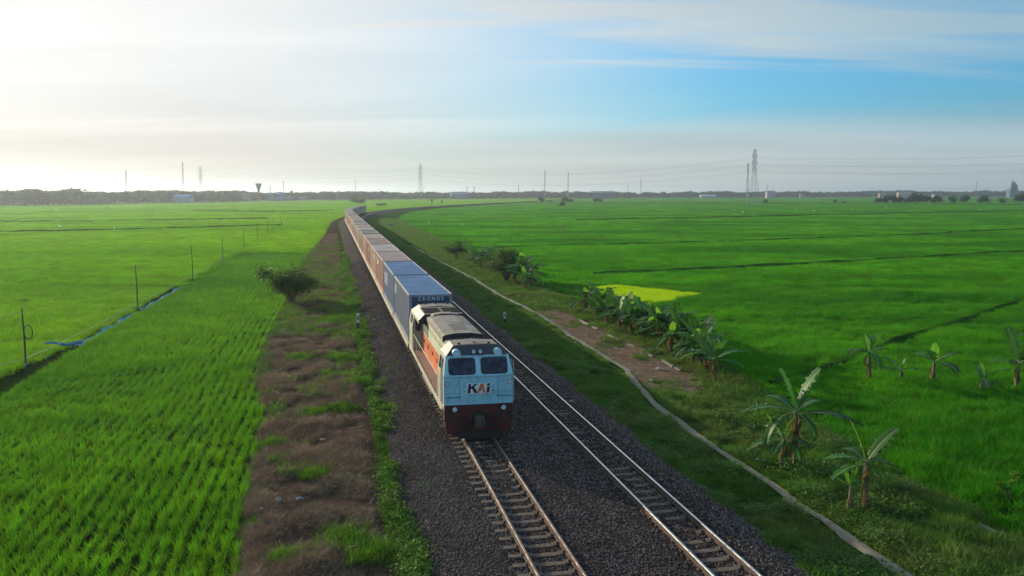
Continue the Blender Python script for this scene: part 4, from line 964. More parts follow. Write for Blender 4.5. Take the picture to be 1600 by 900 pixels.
def stem_mesh(h, r, lean, seed):
    b = MB(); n = 7; pts = [(lean*(i/n)**1.5*h, .03*math.sin(i*1.3+seed), h*i/n) for i in range(n+1)]
    b.tube(pts, [r*(1.15-.55*i/n) for i in range(n+1)], 9)
    rr = random.Random(seed)
    for i in range(6):
        a = rr.uniform(0, 6.28); z0 = rr.uniform(.3, .9)*h; k = z0/h; x0 = lean*k**1.5*h; r0 = r*(1.2-.55*k)
        b.add([(x0+math.cos(a-.3)*r0, math.sin(a-.3)*r0, z0), (x0+math.cos(a+.3)*r0, math.sin(a+.3)*r0, z0), (x0+math.cos(a+.2)*(r0+.1), math.sin(a+.2)*(r0+.1), z0-.5*h*.5), (x0+math.cos(a-.2)*(r0+.1), math.sin(a-.2)*(r0+.1), z0-.45*h*.5)], [(0, 1, 2, 3)], 1)
    return b.mesh('stem', [m_stem, m_band]), pts[-1]
STEMS = [stem_mesh(1.0, .11, .06, 1), stem_mesh(1.0, .10, -.05, 2)]
def banana(x, y, z, h, leaves, label, group=None, rz=0., ls=1., second=None):
    """leaves: (kind, azimuth deg from +X, pitch deg, scale)"""
    t = empty('banana_plant', (x, y, z), rz, label, 'banana plant', group)
    k = random.randrange(2); me, tip = STEMS[k]; rs = .8+.25*h/2
    link('stem', me, t, (0, 0, -.03), None, (rs, rs, h))
    if second: link('stem', STEMS[1-k][0], t, (second[0], second[1], -.03), None, (rs*.7, rs*.7, second[2]))
    for (kd, az, pt, sc) in leaves:
        link('leaf', LM[kd], t, (tip[0]*rs, 0, h*.97-.03+random.uniform(-.08, .02)), Euler((0, -R_(pt), R_(az)), 'XYZ'), (sc*ls, sc*ls*1.35, sc*ls))
    if second:
        for (kd, az, pt, sc) in second[3]: link('leaf', LM[kd], t, (second[0], second[1], second[2]*.97), Euler((0, -R_(pt), R_(az)), 'XYZ'), (sc, sc, sc))
    return t
def at(px, py, z=.2): return pix(px, py, z)
def crown(n=7, up=.8, sc=1., dead=1):
    L = []; a0 = random.uniform(0, 360)
    for i in range(n):
        k = i/n; kd = random.choice('ab') if k < .35 else random.choice('bch'); pt = 78-75*k+random.uniform(-8, 8)
        L.append((kd if i or random.random() < .4 else 'y', a0+137.5*i+random.uniform(-35, 35), pt, sc*random.uniform(.8, 1.1)*(.8 if i == 0 else 1)))
    for i in range(dead): L.append(('d', random.uniform(0, 360), -25, sc*.8))
    return L
# the two near ones, posed as seen
x, y = at(1243, 727, .25); banana(x, y, .2, 2.15, [('a', 8, 76, 1.0), ('a', 150, 82, .95), ('b', 175, 28, 1.15), ('h', -2, 12, 1.45), ('b', 35, 40, .9), ('c', 200, 5, 1.1), ('b', 120, 45, .9), ('c', 300, 0, .8), ('d', 250, -30, .8), ('d', 20, -40, .8)],
    'tallest banana plant, torn dark leaves spread wide, between the path and the field', ls=.8)
x, y = at(1222, 730, .25); banana(x, y, .2, 1.15, [('y', 160, 62, .8), ('b', 180, 15, .9), ('y', 40, 50, .7), ('b', 95, 30, .7), ('b', 320, 20, .7), ('h', 230, 5, .7), ('c', 300, 10, .7), ('d', 280, -50, .8)], 'smaller banana plant with a yellowed leaf, left beside the tallest one', ls=.72)
x, y = at(1352, 802, .25); banana(x, y, .2, 1.8, [('y', 165, 75, 1.1), ('a', 18, 56, 1.1), ('b', 170, 30, .95), ('b', 5, 12, .95), ('h', 190, 2, .9), ('c', 70, 25, .9), ('c', 320, -5, .7), ('b', 110, 40, .8), ('d', 260, -40, .8), ('d', 330, -45, .7)],
    'banana plant with a bright curled upright leaf, nearest the camera beside the path', ls=.62, second=(-.55, -.1, 1.0, [('y', 175, 35, .35), ('y', 40, 65, .4), ('y', 100, 55, .3)]))
for (px, py, h, ls, lb, nl) in ((1358, 596, 1.7, .78, 'banana plant with pale stems standing in the rice, left of the small pair', 7), (1408, 600, .8, .55, 'short bushy banana plant standing in the rice with two pale stems', 5),
                                (1457, 602, 1.3, .78, 'slim banana plant with two upright leaves in the rice', 5), (1536, 614, .7, .78, 'low banana plant with spread drooping leaves in the rice', 5), (1588, 610, 1.5, .85, 'banana plant at the right edge with pale arching leaves', 7), (1606, 560, 1.6, .65, 'banana plant cut by the right border of the picture', 6)):
    x, y = at(px, py, .0); banana(x, y, 0, h, crown(nl, sc=1, dead=1), lb, ls=ls)
row = [(915, 489, 1.6, 'first banana plant of the row, at its far end by the seedling bed'), (932, 498, 1.1, 'low banana plant second in the row beyond the dirt'), (948, 505, 1.3, 'banana plant third from the far end of the row'),
       (968, 516, 1.7, 'dark leaved banana plant in the far half of the row'), (985, 521, 1.5, 'banana plant close behind its dark neighbour in the row'), (1003, 524, .9, 'small pale green banana sucker at the foot of the row'), (1014, 532, 1.0, 'short banana plant with upright young leaves mid row'),
       (1033, 538, 1.8, 'leafy banana plant mid row with an arching torn leaf'), (1048, 550, 1.4, 'banana plant in the middle of the dense row'), (1066, 552, 1.8, 'tall banana plant in the near half of the row'), (1082, 566, 1.4, 'banana plant with low hanging leaves in the near half of the row'),
       (1096, 572, 1.6, 'banana plant beside the isolated end plant of the row'), (1117, 598, 1.7, 'last banana plant of the row, nearest the camera with a white edged leaf')]
more = [(922, 484, 1.2, 'banana plant behind the first one of the row'), (941, 492, 1.7, 'banana plant on the field side, far third of the row'), (958, 500, 1.5, 'dark banana plant on the field side, next to the far third'), (976, 507, 1.8, 'banana plant on the field side of the dark leaved one'),
        (995, 514, 1.6, 'banana plant on the field side behind the pale green sucker'), (1008, 521, 1.5, 'banana plant on the field side mid row, leaning leaves'), (1024, 528, 1.7, 'banana plant behind the short upright one mid row'), (1042, 537, 1.9, 'banana plant behind the arching torn leaf mid row'),
        (1057, 543, 1.7, 'banana plant on the field side just past the middle'), (1075, 552, 1.9, 'banana plant on the field side, near third of the row'), (1088, 560, 1.7, 'banana plant behind the low hanging leaves'), (1104, 580, 1.4, 'banana plant just behind the last one of the row')]
for px, py, h, lb in row+more:
    x, y = at(px, py, .2); banana(x, y, .15, h*.80, crown(11 if h > 1.2 else 8, sc=1, dead=2 if h > 1.2 else 0), lb, 'banana plants in a row beside the dirt strip', ls=.60+.22*h/1.8)
for px, py, h, lb in ((752, 421, 1.6, 'banana plant left in the shrub clump'), (768, 424, 1.9, 'tall banana plant in the left half of the shrub clump'), (740, 412, 1.2, 'small banana plant at the far end of the shrub clump'),
                      (818, 448, 2.2, 'big banana plant with pale upright leaves right in the shrub clump'), (829, 445, 1.6, 'banana plant at the field edge of the shrub clump'), (806, 444, 1.3, 'low banana plant at the foot of the shrub clump'), (760, 416, 1.6, 'banana plant behind the pair left in the shrub clump'), (775, 428, 1.5, 'banana plant between the two shrubs of the clump'), (812, 440, 1.9, 'banana plant behind the big pale leaved one'), (822, 452, 1.3, 'squat banana plant nearest the camera in the shrub clump')):
    x, y = at(px, py, .2); banana(x, y, .15, h, crown(9, sc=1.05, dead=2), lb, 'banana plants in the shrub clump', ls=1.0)

# ================================================================== SHRUBS AND TREES
def shrub_mesh(h, r, nl, seed, leaf=.10, stems=6, flat=.6, zc=.6):
    rr = random.Random(seed); wood = MB(); fo = MB(); tips = []
    for i in range(stems):
        a = 6.28*i/stems+rr.uniform(-.4, .4); d = rr.uniform(.35, .9)*r; p0 = Vector((rr.uniform(-.08, .08), rr.uniform(-.08, .08), 0)); p1 = Vector((math.cos(a)*d*.45, math.sin(a)*d*.45, h*.45)); p2 = Vector((math.cos(a)*d, math.sin(a)*d, h*rr.uniform(.42, .95)))
        wood.tube([p0, p1, p2], [.05*h/2, .03*h/2, .012*h/2], 5); tips.append(p2); tips.append((p1+p2)/2)
        for q in range(3):
            p3 = p2+Vector((rr.uniform(-1, 1), rr.uniform(-1, 1), rr.uniform(-.3, .5)))*r*.4; m = p1.lerp(p2, rr.uniform(.3, .9)); wood.tube([m, p3], [.018*h/2, .006*h/2], 4); tips.append(p3)
    for i in range(nl):
        c = rr.choice(tips)+Vector((rr.gauss(0, 1), rr.gauss(0, 1), rr.gauss(0, .7)))*r*.17
        if c.z < h*.15: c.z = h*.15+rr.random()*.1
        u = Vector((rr.gauss(0, 1), rr.gauss(0, 1), rr.gauss(0, .6))).normalized(); w = u.cross(Vector((rr.gauss(0, 1), rr.gauss(0, 1), rr.gauss(0, 1)))).normalized(); q = leaf*rr.uniform(.6, 1.4)
        fo.add([c-u*q, c+w*q*.45, c+u*q, c-w*q*.45], [(0, 1, 2, 3)])
    return wood, fo
def shrub(px, py, h, r, nl, seed, label, z=.3, leaf=.10, mat=None, stems=6, name='shrub'):
    x, y = at(px, py, z); t = empty(name, (x, y, z-.05), 0, label, 'shrub'); w, f = shrub_mesh(h, r, nl, seed, leaf, stems)
    link('stems', w.mesh('stems', [m_bark]), t); link('foliage', f.mesh('foliage', [mat or m_shrub]), t); return t
shrub(455, 474, 3.0, 2.3, 6500, 11, 'wide feathery shrub on the edge of the left rice field', .3, .11, m_shrub, 9)
shrub(713, 404, 2.8, 1.6, 2600, 12, 'small round tree with a bare stem, far end of the right bank', .3, .12)
shrub(792, 440, 3.4, 2.2, 6500, 13, 'dark twiggy shrub in the middle of the clump among banana plants', .2, .10, stems=9)
shrub(780, 425, 2.8, 1.6, 2600, 14, 'brownish shrub behind the banana plants of the clump', .2, .10, m_shrub, 7)
shrub(1135, 660, .55, .8, 700, 15, 'low leafy bush in the grass left of the tallest banana plant', .22, .06)
shrub(1262, 742, .5, .9, 600, 21, 'scruffy undergrowth at the foot of the tallest banana plant', .22, .06)
shrub(1385, 800, .55, .9, 700, 22, 'scruffy undergrowth right of the banana plant nearest the camera', .22, .06)
shrub(1372, 775, .5, .8, 600, 23, 'low weeds behind the banana plant nearest the camera', .22, .06)
shrub(1160, 675, .5, .9, 700, 16, 'low dark bush between the path and the banana pair', .22, .06)
shrub(1572, 782, 1.1, .35, 160, 17, 'thin sapling in the short grass near the right border', .2, .07, m_weed, 3)
shrub(560, 319.5, 5.0, 6., 1500, 18, 'bush standing just beyond the tail of the train', .3, .5)
shrub(596, 323, 2.6, 3.4, 700, 19, 'small bush in the grass inside the railway bend', .3, .35, m_weed)
# far trees: one mesh each, shared by kind
def far_tree(seed, h, r, lobes, nl, leaf, palm=False):
    rr = random.Random(seed); b = MB(); th = h*.4
    b.tube([(0, 0, 0), (rr.uniform(-.2, .2), 0, th*.6), (rr.uniform(-.4, .4), 0, th*1.3)], [.32, .22, .12], 6, 1)
    cs = []
    for i in range(lobes):
        a = rr.uniform(0, 6.28); d = rr.uniform(0, .62)*r; cs.append((Vector((math.cos(a)*d, math.sin(a)*d, h*rr.uniform(.38, .82))), r*rr.uniform(.30, .55)))
        b.tube([(0, 0, th*.7), cs[-1][0]], [.12, .04], 4, 1)
    for i in range(nl):
        c, q = rr.choice(cs); u = Vector((rr.gauss(0, 1), rr.gauss(0, 1), rr.gauss(0, .8))).normalized(); p = c+u*q*rr.uniform(.6, 1.06); p.z = max(p.z, .6)
        w = Vector((rr.gauss(0, 1), rr.gauss(0, 1), rr.gauss(0, 1))).normalized(); v = (u+w*.8).normalized(); s = v.cross(w).normalized(); l_ = leaf*rr.uniform(.6, 1.4)
        b.add([p-s*l_, p+v.cross(s)*l_, p+s*l_, p-v.cross(s)*l_], [(0, 1, 2, 3)], 0)
    return b.mesh('tree', [m_tree, m_bark])
TK = [far_tree(1, 10, 5, 9, 900, .42), far_tree(2, 12, 7, 14, 1200, .45), far_tree(3, 8, 5.5, 10, 800, .4), far_tree(4, 13, 5, 11, 900, .42), far_tree(5, 6.5, 4.5, 9, 800, .32)]
def ftree(x, y, kind, sc, label, group=None, name='tree'):
    o = link(name, TK[kind], None, (x, y, -.1), (0, 0, random.uniform(0, 6.28)), (sc*random.uniform(.9, 1.2), sc*random.uniform(.9, 1.2), sc)); return tag(o, label, 'tree', group)
# midfield trees on the right, read one by one
mid = [(1372, .62), (1384, .8), (1396, .95), (1407, .7), (1420, .75), (1432, 1.05), (1446, .85), (1462, .85), (1488, .8), (1508, .9), (1535, .85), (1566, .6), (1592, .9), (1604, 1.15)]
for i, (px, s_) in enumerate(mid):
    x, y = at(px, 319, 0); ftree(x, y, 4 if i % 3 else 2, s_*(1.5 if i % 3 else 1.15), '%s dark tree from the left in the midfield row on the right' % ordn[i], 'trees in the midfield row on the right')
for px, py, s_, lb in ((846, 317.5, .75, 'round dark tree leftmost of the small clump in the right field'), (860, 317, .4, 'low bush beside the round dark tree in the right field'), (884, 317, .75, 'dark tree in the middle of the clump in the right field'), (892, 317, .5, 'small tree right in the clump in the right field'), (878, 323.5, .5, 'lone round bush in front of the clump in the right field'),
                       (930, 317, .62, 'left of two small round trees in the right field'), (938, 317, .58, 'right of two small round trees in the right field'), (1196, 318, .5, 'lone flat topped bush right of the nearest pylon'), (1305, 317, .45, 'lone leaning bush in the distant right field'), (1318, 318, .3, 'tiny bush beside the leaning bush in the distant field')):
    x, y = at(px, py, 0); ftree(x, y, 4, s_*1.3, lb)
# the belt of trees at the edge of the plain
EDGE = [(-80, 323), (0, 322), (100, 321), (200, 318.5), (300, 317), (400, 314.5), (540, 313.2), (700, 311.6), (900, 310.4), (1100, 309.6), (1300, 309), (1500, 308.6), (1700, 308.3)]
PEAK = [(-80, 299), (30, 298.5), (60, 297), (100, 300), (118, 294.5), (137, 300), (190, 300), (260, 298), (330, 299), (360, 298.5), (420, 301), (540, 300), (575, 299), (640, 301), (760, 300), (885, 299.3), (1000, 301), (1100, 299.5), (1300, 299.8), (1370, 298.3), (1500, 299), (1700, 298.3)]
BELT = [(61, 'left of the leftmost pylon'), (201, 'between the leftmost pylon and the red and grey mast'), (289, 'between the red and grey mast and the blue shed'), (406, 'between the blue shed and the water tower'), (557, 'between the water tower and the tail of the train'),
        (658, 'between the tail of the train and the central pylon'), (850, 'between the central pylon and the tall thin mast'), (1000, 'behind the clump in the right field'), (1170, 'left of the nearest pylon'), (1250, 'right of the nearest pylon'), (1365, 'left of the midfield tree row'), (1500, 'behind the midfield tree row'), (2000, 'around the domed building')]
px = -75.; i = 0; wx, wy, wsx = [], [], []
while px < 1680:
    py = I(px, EDGE)+random.uniform(-.35, .15); x, y = at(px, py, 0); top = I(px, PEAK)+random.uniform(-.6, 1.3)
    H = CZ+(302-top)*y/FPX*.995; k = random.choice((0, 1, 1, 2, 3)); hk = (10, 12, 8, 13)[k]; H = max(6., H*random.choice((.6, .75, .85, 1., 1.06)))
    seg = next(t for lim, t in BELT if px < lim)
    ftree(x, y, k, H/hk, 'hazy horizon tree '+seg, 'horizon trees '+seg)
    px += max(4.8, 7.5*1000/y*.9); i += 1
print('belt trees', i)
n = 3800; bx, by, bs, bk = [], [], [], []
for q in range(n):
    px = random.uniform(-90, 1690); y0 = at(px, I(px, EDGE), 0)[1]; y = y0+random.uniform(5, 1)**1*0+random.uniform(4, 260+.12*y0); x = (px-800)/FPX*y
    top = I(px, PEAK)+random.uniform(-.3, 2.2)+.6*math.sin(px*.11)+.5*math.sin(px*.043+1); H = max(5., (CZ+(302-top)*y/FPX)*random.choice((.72, .85, 1., 1.03, .8))); bx.append(x); by.append(y); bs.append(H/11.); bk.append(random.randrange(5))
fk = [12/11, 1., 11/8., 11/13., 11/6.5]; bs = np.array([s*(11/h) for s, h in zip(bs, [(10, 12, 8, 13, 6.5)[k] for k in bk])])
scatter('distant_wood', np.stack([bx, by, np.full(n, -.1)], 1), euz(n), np.stack([bs*1.15, bs*1.15, bs], 1), bk, TK, 'hazy wood behind the first trees along the horizon', 'wood')

# ================================================================== BUILDINGS ON THE HORIZON
def house(px, py, wpx, hh, wall, roofc, label, dist=None, kind='gable', name='house'):
    y = dist or at(px, py, 0)[1]; x = (px-800)/FPX*y; w = wpx*y/FPX; d = w*.7 if w < 30 else 14.
    t = empty(name, (x, y, 0), random.uniform(-.2, .2), label, 'building')
    mw = solid('wall_%s' % str(wall), wall, .8); mr = solid('roof_%s' % str(roofc), roofc, .6)
    MB().box(-w/2, w/2, 0, d, 0, hh).build('wall', [mw], t)
    b = MB()
    if kind == 'gable': b.prism([(-.6, hh), (d+.6, hh), (d/2, hh+max(1.2, d*.22))], 'x', -w/2-.6, w/2+.6)
    else: b.box(-w/2-.4, w/2+.4, -.4, d+.4, hh+.002, hh+.5)
    r = b.build('roof', [mr], t)
    nwn = max(2, int(w/5)); mg = solid('far_window', (.05, .06, .07), .3)
    for i in range(nwn): xx = -w/2+w*(i+.5)/nwn; MB().box(xx-.6, xx+.6, -.06, .0, 1.0, 2.3).build('window', [mg], t)
    MB().box(-w/2+.5, -w/2+1.5, -.07, .0, 0, 2.2).build('door', [solid('far_door', (.2, .12, .08), .7)], t)
    return t
WH = (.32, .32, .32); CR = (.30, .27, .23); RD = (.38, .14, .09); BL = (.10, .22, .50); GY = (.42, .43, .44)
house(285, 317.6, 26, 6.5, (.32, .40, .50), BL, 'blue roofed shed in front of the left tree belt')
house(249, 317.6, 10, 5.5, GY, (.55, .56, .58), 'pale grey roofed building left of the blue shed')
house(386, 315.2, 8, 9.5, WH, GY, 'tall narrow white building under the water tower', kind='flat')
house(430, 314.3, 22, 8.5, (.25, .33, .45), (.18, .26, .42), 'blue grey building with brown ridge right of the water tower')
house(452, 314.2, 14, 5, WH, RD, 'low white house right of the blue grey building')
house(475, 313.9, 10, 4.5, WH, BL, 'small white house with blue roof in the left tree belt')
house(719, 311, 26, 8.5, (.2,.21,.23), (.22, .23, .25), 'long grey warehouse in the tree belt beyond the railway bend', dist=1500, kind='gable')
house(941, 311, 34, 11, (.12, .14, .16), (.20, .22, .25), 'long pale warehouse roof behind the clump of trees', dist=1600)
house(1106, 309.8, 24, 4.5, WH, (.45, .58, .66), 'low white shed with light blue roof left of the nearest pylon')
house(1203, 309.8, 13, 13, (.38, .32, .38), (.35, .16, .15), 'pinkish house with hipped roof right of the nearest pylon')
house(1252, 309.4, 8, 8, CR, GY, 'cream block at the field edge right of the pinkish house', kind='flat')
house(1376, 309.2, 9, 9, CR, RD, 'small cream house left behind the midfield trees')
house(1412, 309.2, 20, 9, (.33, .28, .23), (.3, .18, .13), 'long cream house with red roof behind the midfield trees')
house(1462, 309, 12, 7, WH, GY, 'white house right behind the midfield trees', kind='flat')
def mosque():
    y = 2050.; x = (1580-800)/FPX*y; t = empty('mosque', (x, y, 0), 0, 'pale blue domed building with a spire on the right horizon', 'building'); m = solid('mosque_tile', (.05, .12, .17), .6); m2 = solid('mosque_wall', (.08, .14, .18), .8)
    MB().box(-9, 9, 0, 18, 0, 20).build('wall', [m2], t)
    b = MB(); zs = [20, 23, 28, 32, 35, 37.5]; rs = [7.5, 8.3, 7.6, 5.2, 2.6, .2]
    for i in range(5): b.bar((3, 8, zs[i]), (3, 8, zs[i+1]), rs[i], 16, 0, rs[i+1])
    b.build('dome', [m], t)
    b = MB(); b.bar((-6, 0, 0), (-6, 0, 32), 2., 8, 0, 1.7); b.bar((-6, 0, 32), (-6, 0, 33), 2.6, 8); b.bar((-6, 0, 33), (-6, 0, 44), 1.5, 8, 0, .1); b.build('minaret', [m], t)
mosque()
def water_tower():
    y = 1180.; x = (406.5-800)/FPX*y; t = empty('water_tower', (x, y, 0), 0, 'concrete water tower flaring to a wide flat top', 'water tower'); m = solid('tower_concrete', (.34, .33, .31), .8)
    b = MB(); b.bar((0, 0, 0), (0, 0, 13.5), 1.7, 16, 0, 1.35); b.build('shaft', [m], t)
    b = MB(); b.bar((0, 0, 13.5), (0, 0, 22.0), 1.36, 16, 0, 3.9); b.bar((0, 0, 22.0), (0, 0, 23.2), 4.1, 16, 0, 4.1); b.build('tank', [m], t)
    b = MB(); b.bar((0, 0, 23.2), (0, 0, 23.8), .9, 10); b.build('cap', [m], t)
    y = 1250.; x = (457.5-800)/FPX*y; t = empty('water_tower', (x, y, 0), 0, 'small water tank on a thin stand right of the big tower', 'water tower')
    MB().bar((0, 0, 0), (0, 0, 11.), .5, 8).build('stand', [m], t); MB().bar((0, 0, 11.), (0, 0, 14.), 1.5, 12, 0, 1.9).build('tank', [m], t)
water_tower()

# ================================================================== PYLONS, MASTS, CABLES
m_gal = solid('galvanised_steel', (.34, .37, .38), .5, .6)
m_mred = solid('mast_red', (.45, .10, .07), .6)
def pylon_mesh(H=49., base=4.6, r=.11):
    """returns body, arms; x = across the line"""
    b = MB(); zs = [0, 7, 13, 18.5, 23.5, 28, 31.5, 34.5, 37.5, 40.5, 43.5, H-2.5, H]
    def hw(z): return base-(base-1.15)*min(1, z/31.5) if z < 31.5 else 1.15 if z < H-4 else 1.15-.25*(z-H+4)/4
    for sx in (-1, 1):
        for sy in (-1, 1):
            for a, c in zip(zs[:-1], zs[1:]): b.bar((sx*hw(a), sy*hw(a), a), (sx*hw(c), sy*hw(c), c), r)
    for a, c in zip(zs[:-1], zs[1:]):
        for i in range(4):
            p = [(-1, -1), (1, -1), (1, 1), (-1, 1)][i]; q = [(1, -1), (1, 1), (-1, 1), (-1, -1)][i]
            b.bar((p[0]*hw(a), p[1]*hw(a), a), (q[0]*hw(c), q[1]*hw(c), c), r*.6); b.bar((q[0]*hw(a), q[1]*hw(a), a), (p[0]*hw(c), p[1]*hw(c), c), r*.6)
            b.bar((p[0]*hw(c), p[1]*hw(c), c), (q[0]*hw(c), q[1]*hw(c), c), r*.6)
    arm = MB(); ws = (4.6, 5.2, 4.8)
    for s in (-1, 1):
        for z, w in zip((31.5, 37.5, 43.5), ws):
            for sy in (-1, 1): arm.bar((s*1.1, sy*1.1, z), (s*w, 0, z+.3), r*.75); arm.bar((s*1.1, sy*1.1, z+2.2), (s*w, 0, z+.3), r*.6)
            for k in (.35, .7): arm.bar((s*(1.1+(w-1.1)*k), -1.1*(1-k), z+.1), (s*(1.1+(w-1.1)*k), 0, z+2.2*(1-k)), r*.5)
    ins = MB()
    for s in (-1, 1):
        for z, w in zip((31.5, 37.5, 43.5), ws): ins.bar((s*w, 0, z+.3), (s*w, 0, z-1.9), .14, 6)
    return b.mesh('lattice_body', [m_gal]), arm.mesh('cross_arms', [m_gal]), ins.mesh('insulators', [solid('insulator', (.22, .13, .10), .3)]), ws
pb, pa, pi_, WS = pylon_mesh()
pyl = []
for px, ytop, label in ((-420, 266, None), (61.5, 270.5, 'faint lattice pylon behind the trees at the far left'), (317, 260.5, 'lattice pylon left of the water tower'), (658, 256.5, 'lattice pylon behind the railway bend near the centre'), (1175.5, 234.5, 'nearest lattice pylon standing in the right field'), (1760, 222, None)):
    y = (49.-CZ)*FPX/(302.-ytop); pyl.append([(px-800)/FPX*y, y, label])
for i, p in enumerate(pyl):
    q = pyl[min(i+1, len(pyl)-1)]; r = pyl[max(i-1, 0)]; a = math.atan2(q[1]-r[1], q[0]-r[0])-math.pi/2; p.append(a)
    if p[2]:
        t = empty('power_pylon', (p[0], p[1], 0), a, p[2], 'pylon', 'pylons of the power line'); link('lattice_body', pb, t); link('cross_arms', pa, t); link('insulators', pi_, t)
m_wire = solid('cable_aluminium', (.16, .16, .17), .5, .5)
for s in (-1, 1):
    for z, w, nm in zip((31.5, 37.5, 43.5), WS, ('lowest', 'middle', 'highest')):
        b = MB()
        for p, q in zip(pyl[:-1], pyl[1:]):
            A0 = Vector((p[0]+math.cos(p[3])*s*w, p[1]+math.sin(p[3])*s*w, z-1.9)); B0 = Vector((q[0]+math.cos(q[3])*s*w, q[1]+math.sin(q[3])*s*w, z-1.9)); D = (B0-A0).length; sag = min(12, D*D/(8*3000.)); n = 14; pts = []
            for k in range(n+1): u = k/n; c = A0.lerp(B0, u); c.z -= 4*sag*u*(1-u); pts.append(c)
            b.tube(pts, [.035]*(n+1), 3)
        tag(b.build('power_cable', [m_wire]), '%s cable strung on the %s side of the pylons' % (nm, 'near' if s > 0 else 'far'), 'cable', 'cables of the power line')
def mast(px, ytop, y, label, r=.5, red=True, tripod=True):
    H = CZ+(302-ytop)*y/FPX; x = (px-800)/FPX*y; t = empty('radio_mast', (x, y, 0), .3, label, 'mast', 'radio masts on the horizon')
    n = max(5, int(H/5)); parts = [MB(), MB()]
    for k in range(n):
        a, c = H*k/n, H*(k+1)/n; b = parts[k % 2]; w = r*2.0 if not tripod else r*(2.6-1.9*k/n); w2 = r*2.0 if not tripod else r*(2.6-1.9*(k+1)/n)
        P = [(w*math.cos(2.094*j), w*math.sin(2.094*j)) for j in range(3)]; Q = [(w2*math.cos(2.094*j), w2*math.sin(2.094*j)) for j in range(3)]
        for j in range(3):
            b.bar((*P[j], a), (*Q[j], c), .16); b.bar((*P[j], a), (*Q[(j+1) % 3], c), .10); b.bar((*Q[j], c), (*Q[(j+1) % 3], c), .09)
    parts[0].build('red_sections', [m_mred if red else m_gal], t); parts[1].build('white_sections', [m_gal], t)
    b = MB()
    for k in range(4): z = H*(.62+.1*k); b.box(r*1.2, r*1.2+.5, -.3, .3, z, z+2.2)
    b.build('antennas', [m_gal], t); MB().bar((0, 0, H-.2), (0, 0, H+3), .09).build('lightning_rod', [m_gal], t)
for px, yt, y, lb, r in ((201, 267, 1100, 'red and grey mast left of the blue shed', .8), (289.5, 254.5, 1100, 'tall slim mast above the blue shed', .55), (445, 283, 1500, 'thin red mast right of the water tower', .45), (424, 291, 1300, 'short antenna mast on the ridge beside the water tower', .3),
                     (557, 281, 2000, 'faint mast above the tail of the train', .4), (851, 266, 1500, 'tall thin mast left of the tree clump', .5), (887, 270, 1500, 'slim mast above the tree clump', .45), (1000, 279, 1900, 'faint thin mast right of the tree clump', .5), (730, 291, 1700, 'short mast left of the chimney pair', .4), (741, 291, 1700, 'short mast right of the chimney pair', .5),
                     (810, 289, 1900, 'short faint mast left of the tall thin one', .4), (1165.5, 255, 1000, 'slim mast just left of the nearest pylon', .6), (1196, 288, 2100, 'faint short mast right of the nearest pylon', .5), (1521, 284, 2100, 'faint thin mast left of the domed building', .45), (980, 288, 2300, 'tiny mast far right of the tree clump', .5)):
    mast(px, yt, y, lb, r)

# ================================================================== FENCE POLES, STRINGS, BLUE NET
m_bamboo = solid('bamboo_dark', (.060, .045, .035), .8); m_str = solid('nylon_string', (.22, .24, .10), .6)
poles = [(41, 585, 477), (215.3, 488.7, 411.8), (301.4, 439.8, 382.4), (348.5, 411, 367), (381.4, 391, 356.4), (402.5, 380, 349.7), (418.5, 370, 343.6), (427.5, 360.5, 340), (439, 351, 335), (458.6, 340, 328.4), (470, 336.5, 327), (490, 332.5, 324.5)]
wp = []
for i, (px, yb, yt) in enumerate(poles):
    x, y = at(px, yb, 0.); h = min(4.6, (yb-yt)*y/FPX); wp.append((x, y, h))
    t = empty('fence_pole', (x, y, -.1), 0, '%s thin dark pole along the ditch, counted from the camera' % ordn[i], 'pole', 'thin poles along the left ditch')
    MB().tube([(0, 0, 0), (.02, 0, h*.5), (-.04, .02, h)], [.055, .05, .035], 7).build('shaft', [m_bamboo], t)
    MB().bar((.0, 0, .6), (.0, 0, .75), .075, 8).build('binding', [solid('binding_blue', (.15, .3, .5), .6)], t)
    if i == 0:
        b = MB(); pts = [(.25+.25*math.cos(a), 0, 2.55+.42*math.sin(a)) for a in np.linspace(2.6, -2.6, 12)]; b.tube(pts, [.03]*12, 6); b.build('hose_loop', [m_black], t)
def strand(p, q, sag, nm='string'):
    n = 8; pts = []
    for k in range(n+1): u = k/n; c = Vector(p).lerp(Vector(q), u); c.z -= 4*sag*u*(1-u); pts.append(c)
    return pts
b = MB(); x0, y0, h0 = wp[0]; b.tube(strand((x0, y0, 3.6), (x0-9, y0-8.5, 3.6), .5), [.018]*9, 4); tag(b.build('string', [m_str]), 'string from the top of the nearest pole out of the picture', 'string')
b = MB(); b.tube(strand((x0, y0, .9), (x0-6, y0-9.5, .9), .2), [.02]*9, 4); tag(b.build('string', [m_str]), 'string at knee height running left from the nearest pole', 'string')
for i in range(4):
    b = MB(); a = wp[i]; c = wp[i+1]; b.tube(strand((a[0], a[1], .9), (c[0], c[1], .9), .15), [.02]*9, 4); tag(b.build('string', [m_str]), 'low string from the %s pole to the %s pole of the ditch' % (ordn[i], ordn[i+1]), 'string', 'strings between the poles')
m_net = solid('blue_netting', (.05, .20, .52), .95, spec=.05, c2=(.09, .28, .58), scale=1.2, dirt=(.18, .20, .20), dscale=.8)
